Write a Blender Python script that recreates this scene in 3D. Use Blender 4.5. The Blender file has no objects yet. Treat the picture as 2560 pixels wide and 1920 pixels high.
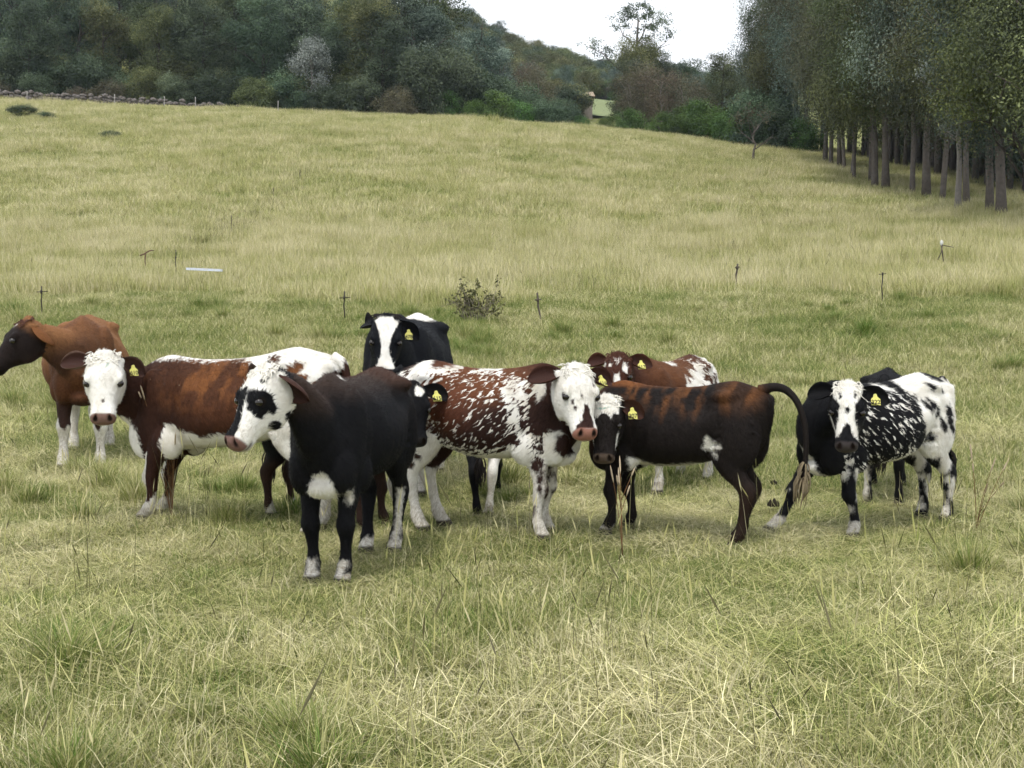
import bpy, bmesh, math, random
import numpy as np
from mathutils import Vector, Matrix, kdtree

R = math.radians
scene = bpy.context.scene
COL = scene.collection

# ------------------------------------------------------------------ camera
CAM_Z = 1.5
F = 3456.0 / 2560.0                     # focal length in picture widths
PITCH = math.atan(160.0 / 3456.0)       # camera tips down a little
cam_d = bpy.data.cameras.new("camera")
cam_d.sensor_fit = 'HORIZONTAL'
cam_d.sensor_width = 36.0
cam_d.lens = 36.0 * F
cam_d.clip_start = 0.1
cam_d.clip_end = 3000.0
cam = bpy.data.objects.new("camera", cam_d)
COL.objects.link(cam)
cam.location = (0, 0, CAM_Z)
cam.rotation_euler = (R(90) - PITCH, 0, 0)
scene.camera = cam

# ------------------------------------------------------------------ sky, sun, exposure
SUN_EL, SUN_AZ = 64.0, 205.0            # azimuth clockwise from +Y (view direction): behind the viewer, a little left
world = bpy.data.worlds.new("World")
scene.world = world
world.use_nodes = True
wn, wl = world.node_tree.nodes, world.node_tree.links
wn.clear()
w_out = wn.new('ShaderNodeOutputWorld')
w_bg = wn.new('ShaderNodeBackground')
w_sky = wn.new('ShaderNodeTexSky')
w_sky.sky_type = 'NISHITA'
w_sky.sun_disc = False
w_sky.sun_elevation = R(SUN_EL)
w_sky.sun_rotation = R(SUN_AZ)
w_sky.altitude = 2600.0
w_sky.air_density = 1.0
w_sky.dust_density = 4.0
w_sky.ozone_density = 1.0
w_hsv = wn.new('ShaderNodeHueSaturation')       # thin high cloud: the blue is washed out
w_hsv.inputs['Saturation'].default_value = 0.22
w_cl = wn.new('ShaderNodeMix')
w_cl.data_type = 'RGBA'
w_cl.inputs[0].default_value = 0.6
w_cl.inputs[7].default_value = (8.2, 8.5, 8.9, 1)
w_bg.inputs['Strength'].default_value = 0.115
wl.new(w_sky.outputs[0], w_hsv.inputs['Color'])
wl.new(w_hsv.outputs[0], w_cl.inputs[6])
wl.new(w_cl.outputs[2], w_bg.inputs['Color'])
wl.new(w_bg.outputs[0], w_out.inputs['Surface'])

sun_d = bpy.data.lights.new("sun", 'SUN')
sun_d.energy = 1.5
sun_d.angle = R(10)
sun_d.color = (1.0, 0.96, 0.89)
sun = bpy.data.objects.new("sun", sun_d)
COL.objects.link(sun)
sun.location = (0, 0, 60)
_az = R(SUN_AZ)
_sd = Vector((math.sin(_az) * math.cos(R(SUN_EL)), math.cos(_az) * math.cos(R(SUN_EL)), math.sin(R(SUN_EL))))
sun.rotation_euler = (-_sd).to_track_quat('-Z', 'Y').to_euler()

scene.view_settings.view_transform = 'Standard'
scene.view_settings.look = 'None'
scene.view_settings.gamma = 1.0
scene.view_settings.exposure = 0.76
scene.view_settings.use_curve_mapping = False
scene.render.engine = 'CYCLES'
scene.cycles.use_denoising = True
scene.cycles.max_bounces = 4
scene.cycles.diffuse_bounces = 2
scene.cycles.glossy_bounces = 1
scene.cycles.transmission_bounces = 2
scene.cycles.transparent_max_bounces = 6
scene.cycles.volume_bounces = 0
scene.cycles.use_adaptive_sampling = True
scene.cycles.adaptive_threshold = 0.04

# ------------------------------------------------------------------ helpers
rng = np.random.default_rng(7)
random.seed(7)

def tag(o, label=None, cat=None, group=None, kind=None):
    if label: o["label"] = label
    if cat: o["category"] = cat
    if group: o["group"] = group
    if kind: o["kind"] = kind
    return o

def link(o, parent=None):
    COL.objects.link(o)
    if parent is not None:
        o.parent = parent
    return o

def mesh_from(name, verts, faces, mat=None, smooth=True):
    me = bpy.data.meshes.new(name)
    if isinstance(faces, np.ndarray) and faces.ndim == 2:
        nf, k = faces.shape
        me.vertices.add(len(verts))
        me.vertices.foreach_set("co", np.asarray(verts, dtype=np.float32).ravel())
        me.loops.add(nf * k)
        me.loops.foreach_set("vertex_index", faces.astype(np.int32).ravel())
        me.polygons.add(nf)
        me.polygons.foreach_set("loop_start", np.arange(0, nf * k, k, dtype=np.int32))
        me.update(calc_edges=True)
        me.validate()
    else:
        me.from_pydata(np.asarray(verts, float).tolist(), [], [[int(i) for i in f] for f in faces] if len(faces) < 20000 else faces)
        me.update()
    if smooth:
        me.polygons.foreach_set("use_smooth", np.ones(len(me.polygons), dtype=bool))
    if mat is not None:
        me.materials.append(mat)
    return me

def obj_from(name, verts, faces, mat=None, parent=None, smooth=True):
    return link(bpy.data.objects.new(name, mesh_from(name, verts, faces, mat, smooth)), parent)

def set_attr(me, name, data, typ='FLOAT'):
    a = me.attributes.new(name, typ, 'POINT')
    data = np.asarray(data, dtype=np.float32)
    if typ == 'FLOAT':
        a.data.foreach_set('value', data.ravel())
    elif typ == 'FLOAT_VECTOR':
        a.data.foreach_set('vector', data.ravel())
    elif typ == 'FLOAT_COLOR':
        if data.shape[1] == 3:
            data = np.concatenate([data, np.ones((len(data), 1), np.float32)], 1)
        a.data.foreach_set('color', data.ravel())

def catmull(keys, n):
    """keys: (K,D) -> (n,D) smooth interpolation through the keys"""
    k = np.asarray(keys, float)
    K = len(k)
    t = np.linspace(0, K - 1, n)
    i = np.clip(np.floor(t).astype(int), 0, K - 2)
    f = (t - i)[:, None]
    p1, p2 = k[i], k[i + 1]
    p0, p3 = k[np.maximum(i - 1, 0)], k[np.minimum(i + 2, K - 1)]
    return 0.5 * (2 * p1 + (p2 - p0) * f + (2 * p0 - 5 * p1 + 4 * p2 - p3) * f ** 2 + (3 * p1 - p0 - 3 * p2 + p3) * f ** 3)

def ss(x, a, b):
    t = np.clip((x - a) / (b - a), 0, 1)
    return t * t * (3 - 2 * t)

def tube(path, rad, nv=8, caps=True):
    """verts, faces of a tube along path (N,3) with radii (N,)"""
    path = np.asarray(path, float); rad = np.asarray(rad, float)
    n = len(path)
    t = np.gradient(path, axis=0)
    t /= np.linalg.norm(t, axis=1)[:, None] + 1e-12
    ref = np.array([0, 0, 1.0]) if abs(t[0, 2]) < 0.9 else np.array([1.0, 0, 0])
    vs = []
    s = np.cross(ref, t[0]); s /= np.linalg.norm(s)
    for i in range(n):
        s = s - t[i] * np.dot(s, t[i]); s /= np.linalg.norm(s) + 1e-12
        u = np.cross(t[i], s)
        a = np.linspace(0, 2 * np.pi, nv, endpoint=False)
        vs.append(path[i] + rad[i] * (np.cos(a)[:, None] * s + np.sin(a)[:, None] * u))
    v = np.concatenate(vs)
    f = []
    for i in range(n - 1):
        for j in range(nv):
            k = (j + 1) % nv
            f.append((i * nv + j, i * nv + k, (i + 1) * nv + k, (i + 1) * nv + j))
    if caps:
        f.append(tuple(range(nv - 1, -1, -1)))
        f.append(tuple((n - 1) * nv + j for j in range(nv)))
    return v, f

class MB:
    """collects several shapes into one mesh"""
    def __init__(self):
        self.v, self.f, self.n = [], [], 0
    def add(self, v, f):
        self.v.append(np.asarray(v, float))
        self.f += [tuple(i + self.n for i in q) for q in f]
        self.n += len(v)
    def tube(self, path, rad, nv=6):
        self.add(*tube(path, rad, nv))
    def build(self, name, mat, parent=None, smooth=True):
        return obj_from(name, np.concatenate(self.v), self.f, mat, parent, smooth)
    def mesh(self, name, mat, smooth=True):
        return mesh_from(name, np.concatenate(self.v), self.f, mat, smooth)

# ------------------------------------------------------------------ the lie of the land
# height table: rows = distance from the viewer, columns = bearing (x/y); heights in metres
T_PX = np.array([-800.0, 0.0, 620.0, 1130.0, 1280.0, 1450.0, 1620.0, 1800.0, 2060.0, 2560.0, 3360.0])
T_U = (T_PX - 1280.0) / 3456.0
T_D = np.array([0.0, 8.0, 13.0, 20.0, 30.0, 45.0, 60.0, 85.0, 110.0, 128.0, 150.0, 190.0, 260.0, 330.0, 420.0])
def _row(d, ys):         # heights that carry the ground up to the given sight lines
    return [CAM_Z + (800.0 - y) / 3456.0 * d for y in ys]
T_Z = np.array([
    [0.0] * 11,
    [0.0] * 11,
    [0.10] * 11,
    [0.62, 0.6, 0.6, 0.57, 0.55, 0.55, 0.55, 0.52, 0.5, 0.5, 0.5],
    [1.80, 1.76, 1.76, 1.78, 1.8, 1.83, 1.85, 1.9, 1.95, 2.1, 2.2],
    _row(45, [650, 655, 660, 660, 660, 660, 660, 655, 645, 620, 610]),
    _row(60, [545, 555, 565, 570, 570, 570, 570, 560, 550, 530, 520]),
    _row(85, [395, 405, 415, 422, 425, 430, 435, 442, 450, 480, 480]),
    _row(110, [285, 295, 312, 328, 335, 347, 360, 378, 400, 455, 465]),
    _row(128, [245, 258, 282, 302, 312, 325, 338, 358, 382, 440, 455]),
    _row(150, [250, 262, 290, 320, 335, 350, 365, 375, 390, 430, 440]),
    _row(190, [170, 180, 215, 290, 315, 330, 350, 350, 345, 330, 320]),
    _row(260, [-40, -20, 30, 160, 215, 255, 272, 280, 270, 245, 225]),
    _row(330, [-100, -80, -40, 85, 155, 205, 236, 248, 240, 205, 190]),
    _row(420, [-150, -130, -80, 110, 172, 216, 238, 244, 232, 205, 190]),
])
def _bump(x, y):
    return (0.035 * np.sin(x * 1.7 + 0.6 * np.sin(y * 0.9)) * np.sin(y * 1.3 + 1.0 + 0.5 * np.sin(x * 1.1))
            + 0.022 * np.sin(x * 3.9 + y * 1.1 + 2.0) * np.sin(y * 3.1 - x * 0.7))
def ground_z(x, y):
    x = np.asarray(x, float); y = np.asarray(y, float)
    d = np.maximum(y, 0.0)
    u = x / np.maximum(y, 6.0)
    ui = np.interp(np.clip(u, T_U[0], T_U[-1]), T_U, np.arange(len(T_U)))
    di = np.interp(np.clip(d, 0, T_D[-1]), T_D, np.arange(len(T_D)))
    def cub(i, n):
        k = np.clip(np.floor(i).astype(int), 0, n - 2)
        return k, i - k
    a, fa = cub(di, len(T_D)); b, fb = cub(ui, len(T_U))
    z = (T_Z[a, b] * (1 - fa) * (1 - fb) + T_Z[a + 1, b] * fa * (1 - fb) + T_Z[a, b + 1] * (1 - fa) * fb + T_Z[a + 1, b + 1] * fa * fb)
    return z + _bump(x, y) * 0.6 * np.clip((y + 4) / 8, 0, 1)
def gz(x, y):
    return float(ground_z(np.array([x]), np.array([y]))[0])

def pix_dir(px, py):     # sight line of a photo pixel, used to survey positions
    x = (px - 1280) / 3456.0; yv = (960 - py) / 3456.0
    c, s = math.cos(PITCH), math.sin(PITCH)
    return np.array([x, c + yv * s, -s + yv * c])
_tt = np.geomspace(2.0, 420.0, 5000)
def on_ground(px, py):
    d = pix_dir(px, py)
    p = d[None, :] * _tt[:, None]
    hit = np.nonzero(CAM_Z + p[:, 2] < ground_z(p[:, 0], p[:, 1]))[0]
    q = p[hit[0]] if len(hit) else p[-1]
    return np.array([q[0], q[1], gz(q[0], q[1])])
def at_depth(px, py, Y):
    d = pix_dir(px, py); t = Y / d[1]
    return np.array([d[0] * t, Y, CAM_Z + d[2] * t])

# ------------------------------------------------------------------ node helper
def new_mat(name):
    m = bpy.data.materials.new(name)
    m.use_nodes = True
    nt = m.node_tree
    b = nt.nodes['Principled BSDF']
    return m, nt, b
def N(nt, t, **kw):
    n = nt.nodes.new(t)
    for k, v in kw.items():
        setattr(n, k, v)
    return n
def plain(name, col, rough=0.7, spec=0.3, metal=0.0, var=0.0, scale=30.0, bump=0.0):
    m, nt, b = new_mat(name)
    b.inputs['Roughness'].default_value = rough
    b.inputs['Specular IOR Level'].default_value = spec
    b.inputs['Metallic'].default_value = metal
    b.inputs['Base Color'].default_value = (*col, 1)
    if var > 0 or bump > 0:
        tc = N(nt, 'ShaderNodeTexCoord')
        no = N(nt, 'ShaderNodeTexNoise'); no.inputs['Scale'].default_value = scale; no.inputs['Detail'].default_value = 5
        nt.links.new(tc.outputs['Object'], no.inputs['Vector'])
        if var > 0:
            mx = N(nt, 'ShaderNodeMix', data_type='RGBA')
            mx.inputs[6].default_value = (*[c * (1 - var) for c in col], 1)
            mx.inputs[7].default_value = (*[min(1, c * (1 + var)) for c in col], 1)
            nt.links.new(no.outputs['Fac'], mx.inputs[0])
            nt.links.new(mx.outputs[2], b.inputs['Base Color'])
        if bump > 0:
            bp = N(nt, 'ShaderNodeBump'); bp.inputs['Strength'].default_value = bump; bp.inputs['Distance'].default_value = 0.02
            nt.links.new(no.outputs['Fac'], bp.inputs['Height'])
            nt.links.new(bp.outputs[0], b.inputs['Normal'])
    return m
# ------------------------------------------------------------------ ground
def vnoise(x, y, seed=0):
    """smooth value noise 0..1"""
    g = np.random.default_rng(seed).random((64, 64))
    xi, yi = np.floor(x).astype(int), np.floor(y).astype(int)
    fx, fy = x - xi, y - yi
    fx, fy = fx * fx * (3 - 2 * fx), fy * fy * (3 - 2 * fy)
    A = g[xi % 64, yi % 64]; B_ = g[(xi + 1) % 64, yi % 64]; C_ = g[xi % 64, (yi + 1) % 64]; D = g[(xi + 1) % 64, (yi + 1) % 64]
    return A * (1 - fx) * (1 - fy) + B_ * fx * (1 - fy) + C_ * (1 - fx) * fy + D * fx * fy

def meadow_material():
    m, nt, b = new_mat("meadow_soil")
    L = nt.links
    tc = N(nt, 'ShaderNodeNewGeometry')
    n1 = N(nt, 'ShaderNodeTexNoise'); n1.inputs['Scale'].default_value = 0.22; n1.inputs['Detail'].default_value = 6; n1.inputs['Roughness'].default_value = 0.62
    n2 = N(nt, 'ShaderNodeTexNoise'); n2.inputs['Scale'].default_value = 9; n2.inputs['Detail'].default_value = 6; n2.inputs['Roughness'].default_value = 0.75
    L.new(tc.outputs['Position'], n1.inputs['Vector']); L.new(tc.outputs['Position'], n2.inputs['Vector'])
    r1 = N(nt, 'ShaderNodeValToRGB')
    e = r1.color_ramp.elements
    e[0].position, e[0].color = 0.30, (0.165, 0.185, 0.060, 1)
    e[1].position, e[1].color = 0.68, (0.285, 0.280, 0.120, 1)
    x = e.new(0.5); x.color = (0.225, 0.235, 0.088, 1)
    L.new(n1.outputs['Fac'], r1.inputs['Fac'])
    r2 = N(nt, 'ShaderNodeMapRange'); r2.inputs[1].default_value = 0.3; r2.inputs[2].default_value = 0.72; r2.inputs[3].default_value = 0.55; r2.inputs[4].default_value = 1.3
    L.new(n2.outputs['Fac'], r2.inputs[0])
    v = N(nt, 'ShaderNodeVectorMath', operation='SCALE')
    L.new(r1.outputs[0], v.inputs[0]); L.new(r2.outputs[0], v.inputs['Scale'])
    L.new(v.outputs[0], b.inputs['Base Color'])
    b.inputs['Roughness'].default_value = 0.95; b.inputs['Specular IOR Level'].default_value = 0.1
    bp = N(nt, 'ShaderNodeBump'); bp.inputs['Strength'].default_value = 0.9; bp.inputs['Distance'].default_value = 0.12
    L.new(n2.outputs['Fac'], bp.inputs['Height']); L.new(bp.outputs[0], b.inputs['Normal'])
    return m
MEADOW = meadow_material()
_d = np.concatenate([np.linspace(-6, 20, 105), np.linspace(20.4, 60, 90), np.linspace(60.8, 150, 100), np.linspace(152, 420, 90)])
_u = np.linspace(-0.62, 0.62, 150)
_X = _u[None, :] * np.maximum(_d, 14.0)[:, None] * 1.0
_Y = np.repeat(_d[:, None], len(_u), 1)
_Zg = ground_z(_X, _Y) - 0.035 * ss(_Y, 13, 19) - 0.06 * ss(_Y, 28, 50)
nr, nc = _X.shape
_idx = np.arange(nr * nc).reshape(nr, nc)
_fc = np.stack([_idx[:-1, :-1], _idx[:-1, 1:], _idx[1:, 1:], _idx[1:, :-1]], -1).reshape(-1, 4)
ground = obj_from("ground", np.stack([_X, _Y, _Zg], -1).reshape(-1, 3), _fc, MEADOW)
tag(ground, kind="structure")

# ------------------------------------------------------------------ grass
def grass_material():
    m, nt, b = new_mat("grass_blades")
    L = nt.links
    a_t = N(nt, 'ShaderNodeAttribute', attribute_name='tone')
    a_i = N(nt, 'ShaderNodeAttribute', attribute_name='ptone', attribute_type='INSTANCER')
    ge = N(nt, 'ShaderNodeNewGeometry')
    n1 = N(nt, 'ShaderNodeTexNoise'); n1.inputs['Scale'].default_value = 0.30; n1.inputs['Detail'].default_value = 2.0
    n2 = N(nt, 'ShaderNodeTexNoise'); n2.inputs['Scale'].default_value = 1.3; n2.inputs['Detail'].default_value = 1.0
    L.new(ge.outputs['Position'], n1.inputs['Vector']); L.new(ge.outputs['Position'], n2.inputs['Vector'])
    m1 = N(nt, 'ShaderNodeMath', operation='MULTIPLY_ADD'); m1.inputs[1].default_value = 0.85; m1.inputs[2].default_value = -0.425
    m2 = N(nt, 'ShaderNodeMath', operation='MULTIPLY_ADD'); m2.inputs[1].default_value = 0.7; m2.inputs[2].default_value = -0.35
    L.new(n1.outputs['Fac'], m1.inputs[0]); L.new(n2.outputs['Fac'], m2.inputs[0])
    m3 = N(nt, 'ShaderNodeMath', operation='ADD'); L.new(m1.outputs[0], m3.inputs[0]); L.new(m2.outputs[0], m3.inputs[1])
    m4 = N(nt, 'ShaderNodeMath', operation='ADD'); L.new(m3.outputs[0], m4.inputs[0]); L.new(a_i.outputs['Fac'], m4.inputs[1])
    a_v = N(nt, 'ShaderNodeAttribute', attribute_name='val')
    ad = N(nt, 'ShaderNodeMath', operation='ADD', use_clamp=True)
    L.new(a_t.outputs['Fac'], ad.inputs[0]); L.new(m4.outputs[0], ad.inputs[1])
    r = N(nt, 'ShaderNodeValToRGB')
    e = r.color_ramp.elements
    e[0].position, e[0].color = 0.0, (0.095, 0.190, 0.026, 1)
    e[1].position, e[1].color = 1.0, (0.700, 0.645, 0.405, 1)
    for p_, c_ in ((0.28, (0.195, 0.250, 0.062)), (0.52, (0.365, 0.380, 0.130)), (0.78, (0.525, 0.495, 0.232))):
        x = e.new(p_); x.color = (*c_, 1)
    L.new(ad.outputs[0], r.inputs['Fac'])
    v = N(nt, 'ShaderNodeVectorMath', operation='SCALE')
    L.new(r.outputs[0], v.inputs[0]); L.new(a_v.outputs['Fac'], v.inputs['Scale'])
    L.new(v.outputs[0], b.inputs['Base Color'])
    b.inputs['Roughness'].default_value = 0.6; b.inputs['Specular IOR Level'].default_value = 0.2
    tr = N(nt, 'ShaderNodeBsdfTranslucent'); L.new(v.outputs[0], tr.inputs['Color'])
    mx = N(nt, 'ShaderNodeMixShader'); mx.inputs[0].default_value = 0.3
    L.new(b.outputs[0], mx.inputs[1]); L.new(tr.outputs[0], mx.inputs[2])
    L.new(mx.outputs[0], nt.nodes['Material Output'].inputs['Surface'])
    return m
GRASS = grass_material()

class Blades:
    def __init__(self): self.v, self.f, self.t, self.val, self.n = [], [], [], [], 0
    def blade(self, b, az, lean, ln, w, tone, val, curl=0.5, seg=3):
        """a curved strip: rises from b, leaning towards az"""
        d = np.array([math.cos(az), math.sin(az)])
        s = np.array([-math.sin(az), math.cos(az), 0.0])
        tw = rng.uniform(-0.8, 0.8)
        s = s * math.cos(tw) + np.array([d[0], d[1], 0]) * math.sin(tw)
        pos = np.array(b, float); a = lean
        pts = [pos.copy()]
        for i in range(seg):
            h = math.cos(a); r = math.sin(a)
            pos = pos + np.array([d[0] * r, d[1] * r, h]) * ln / seg
            if pos[2] < 0.01: pos[2] = 0.01
            a = min(a + curl / seg, 2.2)
            pts.append(pos.copy())
        ws = [1.0, 0.95, 0.6, 0.0] if seg == 3 else [1.0, 0.7, 0.0]
        k = self.n
        for i, p in enumerate(pts[:-1]):
            self.v += [p - s * w * ws[i] / 2, p + s * w * ws[i] / 2]
        self.v.append(pts[-1])
        for i in range(seg - 1):
            self.f.append((k + 2 * i, k + 2 * i + 1, k + 2 * i + 3, k + 2 * i + 2))
        self.f.append((k + 2 * seg - 2, k + 2 * seg - 1, k + 2 * seg))
        m = 2 * seg + 1
        self.t += [tone] * m
        self.val += [val * (0.55 + 0.45 * min(1, p[2] / 0.05)) if False else val for p in range(m)]
        self.n += m
    def head(self, p, az, lean, ln, w, tone, val):
        """a seed head: two crossed slim lozenges"""
        d = np.array([math.cos(az) * math.sin(lean), math.sin(az) * math.sin(lean), math.cos(lean)])
        for q in (0, 1):
            s = np.cross(d, np.array([1.0, 0, 0]) if q else np.array([0, 1.0, 0])); s /= np.linalg.norm(s) + 1e-9
            k = self.n
            self.v += [p, p + d * ln * 0.35 + s * w / 2, p + d * ln, p + d * ln * 0.35 - s * w / 2]
            self.f.append((k, k + 1, k + 2, k + 3))
            self.t += [tone] * 4; self.val += [val] * 4; self.n += 4
    def obj(self, name):
        me = mesh_from(name, np.array(self.v), self.f, GRASS, smooth=False)
        set_attr(me, 'tone', np.array(self.t)); set_attr(me, 'val', np.array(self.val))
        return bpy.data.objects.new(name, me)

U = rng.uniform
def lump(x, y, k=0):          # uneven height inside a patch
    return 0.55 + 0.9 * float(vnoise(np.array([x * 3.1 + 20 + k]), np.array([y * 3.1 + 20]), 77)[0])
def patch_meadow(r=0.8, n=5200, h=(0.04, 0.125), w=(0.0022, 0.0050), straw=0.42, k=0):
    B = Blades()
    for _ in range(n):
        a, q = U(0, 6.28), r * math.sqrt(U())
        x, y = q * math.cos(a), q * math.sin(a)
        st = U() < straw
        tone = U(0.55, 1.0) if st else U(0.12, 0.55)
        lean = U(0.5, 1.45) if st else U(0.1, 0.9)
        B.blade((x, y, U(-0.01, 0.02)), U(0, 6.28), lean, U(*h) * (1.5 if st else 1) * lump(x, y, k), U(*w), tone, U(0.5, 1.15) + (0.35 if st and U() < .35 else 0), U(0.2, 1.3), seg=2 if U() < .5 else 3)
    return B
def patch_thatch(r=0.7, n=1000):
    B = Blades()
    for _ in range(n):
        a, q = U(0, 6.28), r * math.sqrt(U())
        B.blade((q * math.cos(a), q * math.sin(a), U(0.0, 0.11)), rng.normal(0.4, 0.9) + (math.pi if U() < .4 else 0), U(1.15, 1.62), U(0.12, 0.36), U(0.0018, 0.0042), U(0.5, 1.0), U(0.65, 1.65), U(-0.3, 0.6))
    return B
def patch_tuft(r=0.20, n=420, h=(0.16, 0.36), tone=(0.05, 0.55)):
    B = Blades()
    for _ in range(n):
        a, q = U(0, 6.28), r * abs(rng.normal(0, 0.5))
        az = a + rng.normal(0, 0.5)
        st = U() < 0.36
        B.blade((q * math.cos(a), q * math.sin(a), -0.01), az, U(0.02, 0.35) + q * 1.4, U(*h), U(0.003, 0.006), U(0.6, 1.0) if st else U(*tone), U(0.6, 1.2), U(0.3, 1.5))
    return B
def patch_stalk(n=9, r=0.3, h=(0.32, 0.68), dark=0.3):
    B = Blades()
    for _ in range(n):
        a, q = U(0, 6.28), r * math.sqrt(U())
        az = U(0, 6.28); lean = abs(rng.normal(0.12, 0.16)); ln = U(*h)
        dk = U() < dark
        tone, val = (U(0.7, 0.85), U(0.16, 0.35)) if dk else (U(0.7, 1.0), U(0.8, 1.25))
        b = np.array([q * math.cos(a), q * math.sin(a), 0])
        cu = U(0, 0.35)
        B.blade(b, az, lean, ln, 0.0032, tone, val, cu)
        pos = b.copy(); aa = lean
        for i in range(3):
            pos = pos + np.array([math.cos(az) * math.sin(aa), math.sin(az) * math.sin(aa), math.cos(aa)]) * ln / 3; aa += cu / 3
        if U() < 0.75:
            B.head(pos - np.array([math.cos(az) * math.sin(aa), math.sin(az) * math.sin(aa), math.cos(aa)]) * ln * 0.16, az, aa, ln * 0.2 + 0.03, U(0.005, 0.010), tone, val)
    return B
def patch_far(r=2.0, n=3600, h=(0.12, 0.42), w=(0.008, 0.017), straw=0.6, k=0):
    B = Blades()
    for _ in range(n):
        a, q = U(0, 6.28), r * math.sqrt(U())
        x, y = q * math.cos(a), q * math.sin(a)
        st = U() < straw
        B.blade((x, y, -0.02), U(0, 6.28), U(0.03, 0.6), U(*h) * (1.1 if st else 0.75) * lump(x * 0.5, y * 0.5, k), U(*w), U(0.55, 0.95) if st else U(0.2, 0.55), U(0.7, 1.2), U(0.1, 0.9), seg=2)
    return B

PROTO = bpy.data.collections.new("grass_prototypes")
_protos = [patch_meadow(k=0), patch_meadow(straw=0.3, h=(0.05, 0.15), k=5), patch_meadow(straw=0.6, k=9), patch_thatch(), patch_thatch(),
           patch_tuft(), patch_tuft(r=0.15, n=300, h=(0.12, 0.28)), patch_tuft(r=0.24, n=480, h=(0.2, 0.44), tone=(0.2, 0.6)),
           patch_stalk(), patch_stalk(n=6, dark=0.7), patch_stalk(n=5, h=(0.25, 0.5), dark=0.0),
           patch_far(k=1), patch_far(straw=0.35, k=4), patch_far(straw=0.85, h=(0.2, 0.55), k=7)]
for i, B in enumerate(_protos):
    PROTO.objects.link(B.obj("p%02d" % i))

def scatter_group(coll):
    ng = bpy.data.node_groups.new("scatter", 'GeometryNodeTree')
    ng.interface.new_socket("Geometry", in_out='INPUT', socket_type='NodeSocketGeometry')
    ng.interface.new_socket("Geometry", in_out='OUTPUT', socket_type='NodeSocketGeometry')
    gi, go = ng.nodes.new('NodeGroupInput'), ng.nodes.new('NodeGroupOutput')
    ci = ng.nodes.new('GeometryNodeCollectionInfo')
    ci.inputs['Collection'].default_value = coll
    ci.inputs['Separate Children'].default_value = True; ci.inputs['Reset Children'].default_value = True
    ip = ng.nodes.new('GeometryNodeInstanceOnPoints'); ip.inputs['Pick Instance'].default_value = True
    def attr(n, t):
        a = ng.nodes.new('GeometryNodeInputNamedAttribute'); a.data_type = t; a.inputs['Name'].default_value = n
        return [o for o in a.outputs if o.enabled and o.name == 'Attribute'][0]
    ng.links.new(gi.outputs[0], ip.inputs['Points'])
    ng.links.new(ci.outputs[0], ip.inputs['Instance'])
    ng.links.new(attr('idx', 'INT'), ip.inputs['Instance Index'])
    ng.links.new(attr('rot', 'FLOAT_VECTOR'), ip.inputs['Rotation'])
    ng.links.new(attr('scl', 'FLOAT_VECTOR'), ip.inputs['Scale'])
    ng.links.new(ip.outputs[0], go.inputs[0])
    return ng
def scatter(name, pts, rot, scl, idx, tone, ng):
    me = bpy.data.meshes.new(name)
    me.vertices.add(len(pts)); me.vertices.foreach_set('co', np.asarray(pts, np.float32).ravel())
    set_attr(me, 'rot', rot, 'FLOAT_VECTOR'); set_attr(me, 'scl', scl, 'FLOAT_VECTOR'); set_attr(me, 'ptone', tone)
    a = me.attributes.new('idx', 'INT', 'POINT'); a.data.foreach_set('value', np.asarray(idx, np.int32))
    o = link(bpy.data.objects.new(name, me))
    md = o.modifiers.new("scatter", 'NODES'); md.node_group = ng
    return o
NG_GRASS = scatter_group(PROTO)

def strew(d0, d1, per_m2, u=0.44):
    """random points over the wedge of meadow in view, evenly per square metre"""
    area = u * (d1 * d1 - d0 * d0)
    n = int(area * per_m2)
    d = np.sqrt(rng.uniform(d0 * d0, d1 * d1, n)); uu = rng.uniform(-u, u, n)
    return uu * d, d
def slope_rot(x, y, spin):
    """euler angles that spin a patch, then lay it on the slope"""
    e = 0.4
    gx = (ground_z(x + e, y) - ground_z(x - e, y)) / (2 * e); gy = (ground_z(x, y + e) - ground_z(x, y - e)) / (2 * e)
    ln = np.sqrt(gx * gx + gy * gy + 1); nx, ny, nz = -gx / ln, -gy / ln, 1 / ln
    c, s_ = np.cos(spin), np.sin(spin)
    px_, py_ = nx * c + ny * s_, -nx * s_ + ny * c
    return np.stack([-np.arcsin(py_), np.arctan2(px_, nz), spin], 1)

_P, _R, _S, _I, _T = [], [], [], [], []
def lay(x, y, idx, smin, smax, tone, zoff=0.0, hmul=None):
    n = len(x)
    s = rng.uniform(smin, smax, n)
    _P.append(np.stack([x, y, ground_z(x, y) + zoff], 1))
    _R.append(slope_rot(x, y, rng.uniform(0, 6.28, n)))
    hz = s if hmul is None else s * hmul
    _S.append(np.stack([s, s, hz], 1)); _I.append(np.asarray(idx)); _T.append(tone)

def tone_at(x, y):
    """greener or drier stretches of the meadow, from the viewer outwards"""
    return 0.0 + 0.04 * (1 - ss(y, 9, 16)) + 0.10 * ss(y, 26, 34) + 0.03 * (ss(y, 15, 22) - ss(y, 26, 31)) - 0.06 * ss(y, 50, 100)
def spread(d0, d1, cell, jit=0.5, u=0.44):
    """jittered rows of points: an even cover with little overlap"""
    xs, ys = [], []
    yy = d0
    while yy < d1:
        w = u * yy + 1.0
        c = np.arange(-w, w, cell)
        xs.append(c + rng.uniform(-jit, jit, len(c)) * cell); ys.append(yy + rng.uniform(-jit, jit, len(c)) * cell)
        yy += cell
    return np.concatenate(xs), np.concatenate(ys)
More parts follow.
